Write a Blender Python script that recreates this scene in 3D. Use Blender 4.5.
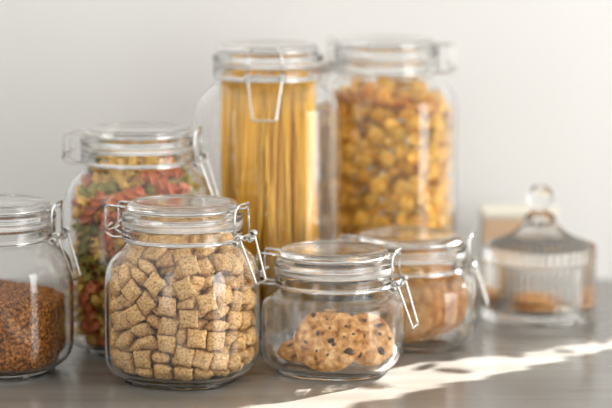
import bpy, bmesh, math, random
from mathutils import Vector, Matrix, Quaternion, noise
for _o in list(bpy.data.objects): bpy.data.objects.remove(_o)
C = bpy.context.scene.collection
SC = bpy.context.scene
PI = math.pi
R = math.radians

# ------------------------------------------------------------------ camera
cam_d = bpy.data.cameras.new('camera')
cam = bpy.data.objects.new('camera', cam_d); C.objects.link(cam)
cam.location = (0, 0, .443)
cam.rotation_euler = (R(90 - 7.6884), 0, 0)
cam_d.sensor_width = 36; cam_d.lens = 2400 / 612 * 36
cam_d.clip_start = .05
cam_d.dof.use_dof = True
cam_d.dof.focus_distance = 2.10
cam_d.dof.aperture_fstop = 3.1
SC.camera = cam

# ------------------------------------------------------------------ world, light, exposure
SC.view_settings.view_transform = 'Standard'
SC.view_settings.look = 'None'
SC.view_settings.exposure = 0.44
SC.view_settings.gamma = 1.0
SC.view_settings.use_curve_mapping = False
W = bpy.data.worlds.new('room_light'); SC.world = W
W.use_nodes = True
nt = W.node_tree; nt.nodes.clear()
wo = nt.nodes.new('ShaderNodeOutputWorld'); bg = nt.nodes.new('ShaderNodeBackground')
tc = nt.nodes.new('ShaderNodeTexCoord'); sx = nt.nodes.new('ShaderNodeSeparateXYZ')
ramp = nt.nodes.new('ShaderNodeValToRGB')
mr = nt.nodes.new('ShaderNodeMapRange'); mr.inputs[1].default_value = -1; mr.inputs[2].default_value = 1
nt.links.new(tc.outputs['Generated'], sx.inputs[0])
nt.links.new(sx.outputs['X'], mr.inputs[0]); nt.links.new(mr.outputs[0], ramp.inputs[0])
e = ramp.color_ramp.elements
e[0].position = 0.0; e[0].color = (.86, .85, .82, 1)
e[1].position = 1.0; e[1].color = (.84, .84, .83, 1)
m_ = e.new(.5); m_.color = (.90, .89, .86, 1)
mz = nt.nodes.new('ShaderNodeMapRange'); mz.inputs[1].default_value = 0; mz.inputs[2].default_value = .8; mz.inputs[3].default_value = .62; mz.inputs[4].default_value = 1.0
nt.links.new(sx.outputs['Z'], mz.inputs[0]); nt.links.new(mz.outputs[0], bg.inputs[1])
nt.links.new(ramp.outputs[0], bg.inputs[0])
nt.links.new(bg.outputs[0], wo.inputs[0])

def area(name, loc, target, sx_, sy_, power, col):
    d = bpy.data.lights.new(name, 'AREA'); d.shape = 'RECTANGLE'; d.size = sx_; d.size_y = sy_
    d.energy = power; d.color = col
    o = bpy.data.objects.new(name, d); C.objects.link(o); o.location = loc
    o.rotation_euler = (Vector(target) - Vector(loc)).to_track_quat('-Z', 'Y').to_euler()
    return o
area('assumed_window_light', (1.50, 1.32, .28), (0, 1.65, .18), 1.0, 1.7, 23, (1.0, .985, .96))  # added lamp; daylight from a right-hand window is assumed from the jars' reflections
area('added_back_right_light', (1.38, 2.25, .58), (0, 2.05, .10), .60, .90, 1.4, (1.0, .98, .95))  # added free-standing lamp giving backlight from the right; no bay window is built
area('assumed_left_window_light', (-1.25, .5, .55), (0, 2.2, .15), .35, 1.7, 2.6, (1.0, .98, .95))  # added lamp for an assumed window at the left; no window is built there
sun_d = bpy.data.lights.new('sun', 'SUN'); sun_d.energy = 30.0; sun_d.angle = R(.53); sun_d.color = (1, .985, .96)
sun = bpy.data.objects.new('sun', sun_d); C.objects.link(sun)
SUN_DIR = Vector((-.707, -.707, -.56)).normalized()
sun.rotation_euler = SUN_DIR.to_track_quat('-Z', 'Y').to_euler()
sun_d.cycles.is_caustics_light = True
SC.cycles.max_bounces = 24; SC.cycles.transmission_bounces = 20; SC.cycles.transparent_max_bounces = 24
SC.cycles.glossy_bounces = 8; SC.cycles.diffuse_bounces = 4
SC.cycles.caustics_reflective = True; SC.cycles.caustics_refractive = True
SC.cycles.blur_glossy = .3
SC.cycles.sample_clamp_indirect = 6
SC.cycles.use_denoising = True

# ------------------------------------------------------------------ materials
def mat(name):
    m = bpy.data.materials.new(name); m.use_nodes = True
    return m, m.node_tree, m.node_tree.nodes['Principled BSDF']
def simple(name, col, rough=.5, metal=0, **k):
    m, t, b = mat(name)
    b.inputs['Base Color'].default_value = (*col, 1); b.inputs['Roughness'].default_value = rough
    b.inputs['Metallic'].default_value = metal
    for kk, v in k.items(): b.inputs[kk.replace('_', ' ')].default_value = v
    return m
def noise_mat(name, stops, scale, detail=4, rough=.6, bump=.0, bump_scale=None, rnd=0.0, coord='Object', stretch=(1, 1, 1), **k):
    m, t, b = mat(name)
    n = t.nodes.new('ShaderNodeTexNoise'); n.inputs['Scale'].default_value = scale; n.inputs['Detail'].default_value = detail
    c = t.nodes.new('ShaderNodeTexCoord'); mp = t.nodes.new('ShaderNodeMapping'); mp.inputs['Scale'].default_value = stretch
    t.links.new(c.outputs[coord], mp.inputs[0]); t.links.new(mp.outputs[0], n.inputs['Vector'])
    r = t.nodes.new('ShaderNodeValToRGB'); t.links.new(n.outputs[0], r.inputs[0])
    el = r.color_ramp.elements
    el[0].position, el[0].color = stops[0][0], (*stops[0][1], 1)
    el[1].position, el[1].color = stops[-1][0], (*stops[-1][1], 1)
    for p, cc in stops[1:-1]: q = el.new(p); q.color = (*cc, 1)
    out = r.outputs[0]
    if rnd:
        oi = t.nodes.new('ShaderNodeObjectInfo'); hs = t.nodes.new('ShaderNodeHueSaturation')
        m1 = t.nodes.new('ShaderNodeMapRange'); m1.inputs[3].default_value = 1 - rnd; m1.inputs[4].default_value = 1 + rnd
        t.links.new(oi.outputs['Random'], m1.inputs[0]); t.links.new(m1.outputs[0], hs.inputs['Value'])
        t.links.new(out, hs.inputs['Color']); out = hs.outputs[0]
    t.links.new(out, b.inputs['Base Color']); b.inputs['Roughness'].default_value = rough
    if bump:
        n2 = t.nodes.new('ShaderNodeTexNoise'); n2.inputs['Scale'].default_value = bump_scale or scale; n2.inputs['Detail'].default_value = 3
        t.links.new(mp.outputs[0], n2.inputs['Vector'])
        bp = t.nodes.new('ShaderNodeBump'); bp.inputs['Strength'].default_value = bump; bp.inputs['Distance'].default_value = .001
        t.links.new(n2.outputs[0], bp.inputs['Height']); t.links.new(bp.outputs[0], b.inputs['Normal'])
    for kk, v in k.items(): b.inputs[kk.replace('_', ' ')].default_value = v
    return m

def glass_mat(name, col, ior=1.46):
    m, t, b = mat(name)
    b.inputs['Base Color'].default_value = (*col, 1); b.inputs['Roughness'].default_value = 0.0
    b.inputs['IOR'].default_value = ior; b.inputs['Transmission Weight'].default_value = 1.0
    return m
M_glass = glass_mat('clear_glass', (.985, .99, .985))
M_canister = glass_mat('pressed_glass', (.995, .995, .99), 1.27)
M_canister.node_tree.nodes['Principled BSDF'].inputs['Roughness'].default_value = .03
M_lidglass = glass_mat('lid_glass', (.98, .985, .98))
M_steel = simple('bright_steel_wire', (.66, .65, .63), .2, 1)
M_gasket = simple('clear_silicone', (.93, .92, .89), .22, 0, Transmission_Weight=.9)
M_wall = noise_mat('wall_paint', [(.3, (.80, .79, .775)), (.7, (.82, .81, .795))], 3, rough=.75, bump=.02, bump_scale=180)
M_counter = noise_mat('grey_worktop', [(.3, (.16, .146, .126)), (.55, (.195, .181, .160)), (.75, (.23, .216, .196))], 14, 6, rough=.17, coord='Object', stretch=(.35, 2.2, 1), bump=.015, bump_scale=300)
M_cereal = noise_mat('toasted_wheat', [(.30, (.34, .165, .05)), (.45, (.74, .43, .165)), (.64, (.92, .64, .33))], 380, 4, rough=.8, bump=1.0, bump_scale=460, rnd=.13, Specular_IOR_Level=.2)
M_spag = noise_mat('durum_pasta', [(.3, (.93, .48, .035)), (.7, (1.0, .60, .085))], 30, 2, rough=.5, rnd=.26, Specular_IOR_Level=.3, Subsurface_Weight=.0)
M_flake = noise_mat('toasted_corn', [(.26, (.62, .20, .010)), (.44, (.95, .45, .035)), (.66, (1.0, .66, .17))], 130, 4, rough=.6, bump=.6, bump_scale=300, rnd=.18, Specular_IOR_Level=.25)
M_fus = [noise_mat('yellow_pasta', [(.3, (.82, .50, .09)), (.7, (.92, .62, .18))], 90, 2, rough=.6, rnd=.12, Specular_IOR_Level=.25),
         noise_mat('red_pasta', [(.3, (.62, .15, .05)), (.7, (.76, .25, .10))], 90, 2, rough=.6, rnd=.12, Specular_IOR_Level=.25),
         noise_mat('green_pasta', [(.3, (.27, .24, .05)), (.7, (.42, .37, .09))], 90, 2, rough=.6, rnd=.12, Specular_IOR_Level=.25)]
M_seed = noise_mat('brown_seed', [(.34, (.10, .027, .005)), (.5, (.40, .13, .020)), (.66, (.72, .31, .065))], 330, 2, rough=.55, Specular_IOR_Level=.3)
M_cookie = noise_mat('baked_cookie', [(.32, (.20, .065, .018)), (.44, (.54, .24, .07)), (.54, (.68, .35, .12)), (.68, (.90, .58, .28))], 150, 9, rough=.85, bump=1.0, bump_scale=240, Specular_IOR_Level=.2)
M_cookie_pale = noise_mat('golden_biscuit', [(.30, (.36, .13, .03)), (.45, (.66, .31, .095)), (.68, (.86, .50, .20))], 80, 6, rough=.8, bump=.7, bump_scale=280, Specular_IOR_Level=.2)
M_choc = noise_mat('dark_chocolate', [(.3, (.040, .015, .007)), (.7, (.11, .045, .02))], 300, 2, rough=.45, bump=.3, bump_scale=400)
M_tan = noise_mat('tan_board', [(.3, (.62, .43, .27)), (.7, (.66, .47, .30))], 40, 3, rough=.7)
M_cream = simple('cream_lid', (.86, .82, .70), .55)
M_boxcream = simple('pale_board', (.80, .785, .75), .6)

# ------------------------------------------------------------------ helpers
def obj(name, me, m, parent=None):
    if isinstance(me, bmesh.types.BMesh):
        bm = me; me = bpy.data.meshes.new(name); bm.to_mesh(me); bm.free()
    o = bpy.data.objects.new(name, me); C.objects.link(o)
    for mm in (m if isinstance(m, list) else [m]):
        if not o.data.materials or isinstance(m, list): o.data.materials.append(mm)
    if parent: o.parent = parent
    return o
def thing(name, label, cat, loc=(0, 0, 0), rz=0, group=None):
    o = bpy.data.objects.new(name, None); C.objects.link(o); o.empty_display_size = .02
    o.location = loc; o.rotation_euler = (0, 0, rz)
    return tag(o, label, cat, group)
def tag(o, label=None, cat=None, group=None, kind=None):
    for k, v in (('label', label), ('category', cat), ('group', group), ('kind', kind)):
        if v: o[k] = v
    return o
def mesh(name, V, F, smooth=True):
    me = bpy.data.meshes.new(name); me.from_pydata(V, [], F); me.validate()
    bm = bmesh.new(); bm.from_mesh(me); bmesh.ops.recalc_face_normals(bm, faces=bm.faces); bm.to_mesh(me); bm.free()
    if smooth: me.polygons.foreach_set('use_smooth', [True] * len(me.polygons))
    return me
def sup(a, n, ph):
    c, s = abs(math.cos(ph)), abs(math.sin(ph)); r = a * (c ** n + s ** n) ** (-1 / n)
    return r * math.cos(ph), r * math.sin(ph)
def smooth_profile(P, sub=4):
    """Smooth curve through profile points (tangents weighted by chord length, so straight runs stay straight);
    a point flagged sharp (4th entry) breaks the curve."""
    n = len(P); L = [max(1e-6, math.hypot(P[i + 1][0] - P[i][0], P[i + 1][2] - P[i][2])) for i in range(n - 1)]
    S = [[(P[i + 1][c] - P[i][c]) / L[i] for c in range(3)] for i in range(n - 1)]
    def tan(i, side):
        if i == 0: return S[0]
        if i == n - 1: return S[-1]
        if len(P[i]) > 3: return S[i - 1] if side < 0 else S[i]
        w0, w1 = L[i], L[i - 1]
        return [0 if S[i - 1][c] * S[i][c] <= 0 else (w0 + w1) / (w0 / S[i - 1][c] + w1 / S[i][c]) for c in range(3)]
    out = []
    for i in range(n - 1):
        m0, m1 = tan(i, 1), tan(i + 1, -1)
        for k in range(sub):
            t = k / sub; t2, t3 = t * t, t ** 3
            out.append(tuple((2 * t3 - 3 * t2 + 1) * P[i][c] + (t3 - 2 * t2 + t) * L[i] * m0[c] + (3 * t2 - 2 * t3) * P[i + 1][c] + (t3 - t2) * L[i] * m1[c] for c in range(3)))
    out.append(tuple(P[-1][:3]))
    return out
def loft(name, P, N=96, rib=None, closed=False):
    """Surface of super-ellipse rings (half width, exponent, height); a half width of 0 closes to a point."""
    V, F, rows = [], [], []
    for i, (a, n, z) in enumerate(P):
        if a < 1e-6: rows.append([len(V)]); V.append((0, 0, z)); continue
        row = []
        for k in range(N):
            ph = 2 * PI * k / N
            x, y = sup(a, n, ph)
            if rib: s = rib(i, ph, z); x *= s; y *= s
            row.append(len(V)); V.append((x, y, z))
        rows.append(row)
    pairs = list(zip(rows, rows[1:])) + ([(rows[-1], rows[0])] if closed else [])
    for A, B in pairs:
        for k in range(N):
            k2 = (k + 1) % N
            if len(A) == 1 and len(B) == 1: continue
            if len(A) == 1: F.append((A[0], B[k2], B[k]))
            elif len(B) == 1: F.append((A[k], A[k2], B[0]))
            else: F.append((A[k], A[k2], B[k2], B[k]))
    return mesh(name, V, F)
def tube(paths, r, N=8):
    """One mesh of round wires; each path a list of points, closed if its last entry is None."""
    V, F = [], []
    for path in paths:
        closed = path[-1] is None
        P = [Vector(p) for p in path if p is not None]
        n = len(P); base = len(V); up = None
        for i, p in enumerate(P):
            a = P[i - 1] if (i or closed) else p; b = P[(i + 1) % n] if (i < n - 1 or closed) else p
            t = (b - a).normalized()
            if up is None: up = t.orthogonal().normalized()
            up = (up - t * up.dot(t)).normalized(); w = t.cross(up)
            for k in range(N):
                q = 2 * PI * k / N; V.append(p + up * (r * math.cos(q)) + w * (r * math.sin(q)))
        for i in range(n if closed else n - 1):
            j = (i + 1) % n
            for k in range(N):
                k2 = (k + 1) % N
                F.append((base + i * N + k, base + i * N + k2, base + j * N + k2, base + j * N + k))
        if not closed:
            F.append(tuple(base + k for k in range(N))); F.append(tuple(base + (n - 1) * N + k for k in range(N)))
    return mesh('wire', [tuple(v) for v in V], F)
def round_path(P, rad, closed=False, n=4):
    """Polyline with rounded corners."""
    P = [Vector(p) for p in P]; out = []
    m = len(P)
    for i, p in enumerate(P):
        if not closed and i in (0, m - 1): out.append(p); continue
        a, b = P[i - 1] - p, P[(i + 1) % m] - p
        r = min(rad, a.length * .45, b.length * .45)
        s, e_ = p + a.normalized() * r, p + b.normalized() * r
        for k in range(n + 1):
            t = k / n; out.append((s.lerp(p, t)).lerp(p.lerp(e_, t), t))
    return out + ([None] if closed else [])
def circle(r, z, N=64): return [(r * math.cos(2 * PI * k / N), r * math.sin(2 * PI * k / N), z) for k in range(N)] + [None]
def box_bm(x0, x1, y0, y1, z0, z1, bev=0):
    bm = bmesh.new(); bmesh.ops.create_cube(bm, size=1)
    for v in bm.verts: v.co = ((x0 + x1) / 2 + v.co.x * (x1 - x0), (y0 + y1) / 2 + v.co.y * (y1 - y0), (z0 + z1) / 2 + v.co.z * (z1 - z0))
    if bev: bmesh.ops.bevel(bm, geom=bm.edges[:], offset=bev, segments=3, affect='EDGES', profile=.5)
    return bm
def copy_tree(o, parent=None):
    c = o.copy(); C.objects.link(c)
    if parent: c.parent = parent
    for ch in list(o.children): copy_tree(ch, c)
    return c

# ------------------------------------------------------------------ setting
def walls(name, boxes, m):
    bm = bmesh.new()
    for q in boxes:
        t_ = box_bm(*q); me = bpy.data.meshes.new('t'); t_.to_mesh(me); t_.free(); bm.from_mesh(me); bpy.data.meshes.remove(me)
    return tag(obj(name, bm, m), kind='structure')
# back wall with an assumed narrow window beyond the right edge of the photograph, through which the low sun comes
WX0, WX1, WZ0, WZ1 = .450, .805, .06, .95
walls('wall_back', [(-1.6, WX0, 2.655, 2.75, -.9, 1.9), (WX1, 1.62, 2.655, 2.75, -.9, 1.9), (WX0, WX1, 2.655, 2.75, -.9, WZ0), (WX0, WX1, 2.655, 2.75, WZ1, 1.9)], M_wall)
# unseen sun blockers added across it: two sheets with wavy edges and small blobs
blocker_bm = bmesh.new()
def sheet(pts, y):
    rows = [[blocker_bm.verts.new((x, yy, z)) for x, z in pts] for yy in (y, y + .003)]
    blocker_bm.faces.new(rows[0]); blocker_bm.faces.new(list(reversed(rows[1]))); n = len(pts)
    for i in range(n): blocker_bm.faces.new((rows[0][(i + 1) % n], rows[0][i], rows[1][i], rows[1][(i + 1) % n]))
EDGE = [(.664, .06), (.664, .24), (.658, .285), (.648, .31), (.632, .345), (.590, .375), (.550, .40), (.545, .44), (.560, .48), (.570, .52), (.590, .60), (.600, .95)]
def edge_x(z):
    for (x0, z0), (x1, z1) in zip(EDGE, EDGE[1:]):
        if z <= z1: return x0 + (x1 - x0) * (z - z0) / (z1 - z0)
    return EDGE[-1][0]
random.seed(21)
zs_ = [.06] + [.22 + .0065 * k for k in range(56)] + [.95]
sheet([(edge_x(z) + (.011 * math.sin(k * 1.9) + random.uniform(-.009, .009)) * min(1, max(.15, (z - .27) * 9)), z) for k, z in enumerate(zs_)] + [(WX0 - .01, .95), (WX0 - .01, .06)], 2.657)
sheet([(.700 + (.008 * math.sin(k * 1.3 + 1) + random.uniform(-.007, .007)) * min(1, max(.3, (z - .27) * 9)), z) for k, z in enumerate(zs_)] + [(WX1, .95), (WX1, .06)], 2.657)
for x, z, r1, r2, t_ in ((.640, .352, .022, .006, .5), (.672, .338, .018, .005, .4), (.612, .398, .016, .006, .9), (.655, .412, .026, .006, .3), (.590, .438, .022, .007, .6), (.640, .462, .030, .007, .35), (.668, .302, .014, .004, .6), (.600, .488, .03, .007, .5)):  # added blobs that break up the sun streak
    sheet([(x + r1 * math.cos(q) * math.cos(t_) - r2 * math.sin(q) * math.sin(t_), z + r1 * math.cos(q) * math.sin(t_) + r2 * math.sin(q) * math.cos(t_)) for q in [2 * PI * k / 14 for k in range(14)]], 2.664)
tag(obj('sun_blocker', blocker_bm, M_cream), kind='structure')  # unseen sheets and blobs, added only to shape the sunlight
walls('wall_right', [(1.56, 1.62, -.3, 2.655, -.9, -.62), (1.56, 1.62, -.3, 2.655, 1.2, 1.9), (1.56, 1.62, -.3, .75, -.62, 1.2), (1.56, 1.62, 2.25, 2.655, -.62, 1.2)], M_wall)  # the opening is an assumed window, unseen, left for the right-hand lamp
tag(obj('worktop', box_bm(-1.6, 1.22, 1.72, 2.654, -.04, 0, .002), M_counter), 'grey satin worktop that all the jars stand on', 'worktop')

# ------------------------------------------------------------------ clip-top jars
def make_jar(label, loc, rz, zt, A, sh, nx=3.2, group='clip-top glass jars'):
    """zt lid top height, A half width across the flats, sh height of the shoulder."""
    t = thing('glass_jar', label, 'jar', loc, rz, group)
    zn = zt - .037; zs = zn - sh; w = .0030
    b_ = A - .0505
    out = [(.0, 2, .0016), (.030, 2.2, .0014), (.0440, 2.5, .0010), (.0462, 2.5, 0, 1), (.0490, 2.6, 0, 1), (.0500, 2.6, .0008), (.0498, 2.6, .0040, 1), (.0520, 2.7, .0048), (A - .0060, 2.8, .0085), (A - .0022, 3.0, .0145), (A - .0005, 3.15, .022), (A, 3.2, .031),
           (A, 3.2, zs - .012), (A - .08 * b_, 3.15, zs + .18 * sh), (A - .27 * b_, 2.9, zs + .45 * sh), (A - .60 * b_, 2.5, zs + .72 * sh), (A - .90 * b_, 2.15, zs + .92 * sh), (.0503, 2, zn + .0012), (.0500, 2, zt - .0335, 1),
           (.0528, 2, zt - .0318), (.0540, 2, zt - .0300), (.0540, 2, zt - .0244), (.0528, 2, zt - .0224, 1)]
    out = [(q[0], min(q[1], nx)) + q[2:] for q in out]
    so = smooth_profile(out, 5)
    # the inside follows the outside at the wall's thickness, from the rim down to the thick bottom
    top = [(.0490, 2, zt - .0224), (.0476, 2, zt - .0230), (.0471, 2, zt - .0246), (.0470, 2, zt - .0335)]
    wall = []
    for p, q, r_ in zip(so, so[1:], so[2:]):
        dx, dz = r_[0] - p[0], r_[2] - p[2]; l = math.hypot(dx, dz)
        if l < 1e-7 or not (.0050 < q[2] < zt - .0340) or q[0] < .0500: continue
        ia, iz = q[0] - w * dz / l, q[2] + w * dx / l
        if iz > .0072 and ia > .0465: wall.append((min(ia, 1), q[1], iz))
    wall.sort(key=lambda q: -q[2])
    a0 = wall[-1][0]
    floor = [(a0 - .0018, 2.6, .0064), (a0 - .006, 2.5, .0060), (.030, 2.2, .0060), (0, 2, .0060)]
    P = so + top + wall + floor
    obj('body', loft('body', P), M_glass, t)
    # lid: raised disc, wire groove, thick flange, hollow below
    lo = [(0, 2, -.0016), (.030, 2, -.0014), (.0400, 2, -.0006), (.0445, 2, 0), (.0472, 2, -.0006), (.0488, 2, -.0024), (.0486, 2, -.0044, 1), (.0484, 2, -.0082, 1), (.0505, 2, -.0094), (.0538, 2, -.0106), (.0545, 2, -.0124), (.0545, 2, -.0148), (.0536, 2, -.0164, 1)]
    li = [(.0480, 2, -.0164, 1), (.0464, 2, -.0200, 1), (.0448, 2, -.0200, 1), (.0430, 2, -.0150), (.0400, 2, -.0105), (.0300, 2, -.0092), (0, 2, -.0090)]
    P = [(a, n, z + zt) for a, n, z in smooth_profile(lo, 4) + smooth_profile(li, 4)]
    obj('lid', loft('lid', P), M_lidglass, t)
    G = [(.0486, 2, zt - .0222), (.0534, 2, zt - .0222), (.0543, 2, zt - .0212), (.0543, 2, zt - .0176), (.0534, 2, zt - .0166), (.0486, 2, zt - .0166)]
    obj('gasket', loft('gasket', G, closed=True), M_gasket, t)
    wr = .00105
    obj('lid_wire', tube([circle(.0499, zt - .0064)], wr), M_steel, t)
    obj('neck_wire', tube([circle(.0520, zt - .0338)], wr), M_steel, t)
    # hinge (towards local -x): square loops from the lid wire and from the neck wire
    h1 = round_path([(-.0480, -.0135, zt - .0064), (-.0690, -.0135, zt - .0055), (-.0690, -.0135, zt - .0285), (-.0690, .0135, zt - .0285), (-.0690, .0135, zt - .0055), (-.0480, .0135, zt - .0064)], .004)
    h2 = round_path([(-.0500, -.0100, zt - .0338), (-.0640, -.0100, zt - .0345), (-.0715, -.0100, zt - .0300), (-.0690, -.0100, zt - .0255), (-.0640, -.0100, zt - .0215)], .003)
    h3 = [(x, -y, z) for x, y, z in (tuple(v) for v in h2)]
    obj('hinge', tube([h1, h2, h3], wr), M_steel, t)
    # clasp (towards local +x): upright link over the lid edge and the hanging lever loop
    lk = round_path([(.0575, -.0165, zt - .0335), (.0570, -.0162, zt - .0110), (.0572, -.0145, zt - .0050), (.0592, -.0112, zt - .0004), (.0592, .0112, zt - .0004), (.0572, .0145, zt - .0050), (.0570, .0162, zt - .0110), (.0575, .0165, zt - .0335)], .004)
    lid_hooks = [round_path([(.0485, s * .0130, zt - .0064), (.0550, s * .0135, zt - .0064), (.0585, s * .0140, zt - .0030)], .002) for s in (-1, 1)]
    obj('clasp_link', tube([lk] + lid_hooks, wr), M_steel, t)
    lv = round_path([(.0580, -.0180, zt - .0345), (.0610, -.0180, zt - .0275), (.0625, -.0165, zt - .0300), (.0755, -.0112, zt - .0690), (.0755, .0112, zt - .0690), (.0625, .0165, zt - .0300), (.0610, .0180, zt - .0275), (.0580, .0180, zt - .0345)], .0022)
    axle = [(.0605, y, zt - .0285) for y in (-.019, -.01, 0, .01, .019)]
    nk = [round_path([(.0495, s * .0150, zt - .0338), (.0560, s * .0155, zt - .0350), (.0590, s * .0165, zt - .0330)], .002) for s in (-1, 1)]
    lever = obj('clasp_lever', tube([lv, axle] + nk, wr), M_steel, t)
    for s in (-1, 1):
        for cx, cz in ((.0582, -.0335), (.0612, -.0285)):
            obj('coil', tube([[(cx + .0025 * math.cos(q * PI / 6), s * (.0138 + .0058 * q / 30), zt + cz + .0025 * math.sin(q * PI / 6)) for q in range(31)]], .00095, 6), M_steel, lever)
    return t

jar_grain = make_jar('clear clip-top jar half full of brown grains at the left edge', (-.2810, 2.152, 0), R(-10), .156, .0662, .030, 2.8)
jar_fusilli = make_jar('clip-top jar of red, yellow and green spiral pasta', (-.1590, 2.257, 0), R(-8), .2120, .0672, .030, 2.8)
jar_spaghetti = make_jar('tall clip-top jar of spaghetti with its clasp facing front', (-.0372, 2.352, 0), R(-92), .2845, .0725, .030, 2.8)
jar_flakes = make_jar('tall clip-top jar full of orange corn flakes by the wall', (.0825, 2.460, 0), R(165), .2825, .0705, .030, 2.9)
jar_cereal = make_jar('clip-top jar filled with tan pillow cereal, front of the row', (-.1100, 2.113, 0), R(-21), .1608, .0652, .030, 2.7)
jar_cookie = make_jar('low clip-top jar with one big chocolate chip cookie in front', (.0255, 2.151, 0), R(-14), .1128, .0636, .014, 2.7)
jar_biscuit = make_jar('low clip-top jar with a row of standing cookies', (.0995, 2.276, 0), R(-6), .1075, .0648, .014, 2.7)

def decode(n):
    """Seven whole numbers per piece: place in hundredths of a millimetre, then its turn as a quaternion in thousandths."""
    return [(Vector([q * 1e-5 for q in n[i:i + 3]]), Quaternion([q / 1000 for q in n[i + 3:i + 7]]).normalized()) for i in range(0, len(n), 7)]
def pour(data, jar_loc, rz, meshes, sc_, name, label_of, cat, group, pick):
    J = Matrix.Translation(jar_loc) @ Matrix.Rotation(rz, 4, 'Z')
    for i, (p, q) in enumerate(data):
        k, m = pick(i)
        o = bpy.data.objects.new(name, meshes[k]); C.objects.link(o)
        o.matrix_world = J @ Matrix.Translation(p) @ q.to_matrix().to_4x4() @ Matrix.Scale(sc_, 4)
        tag(o, label_of(m), cat, group(m) if callable(group) else group)

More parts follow.
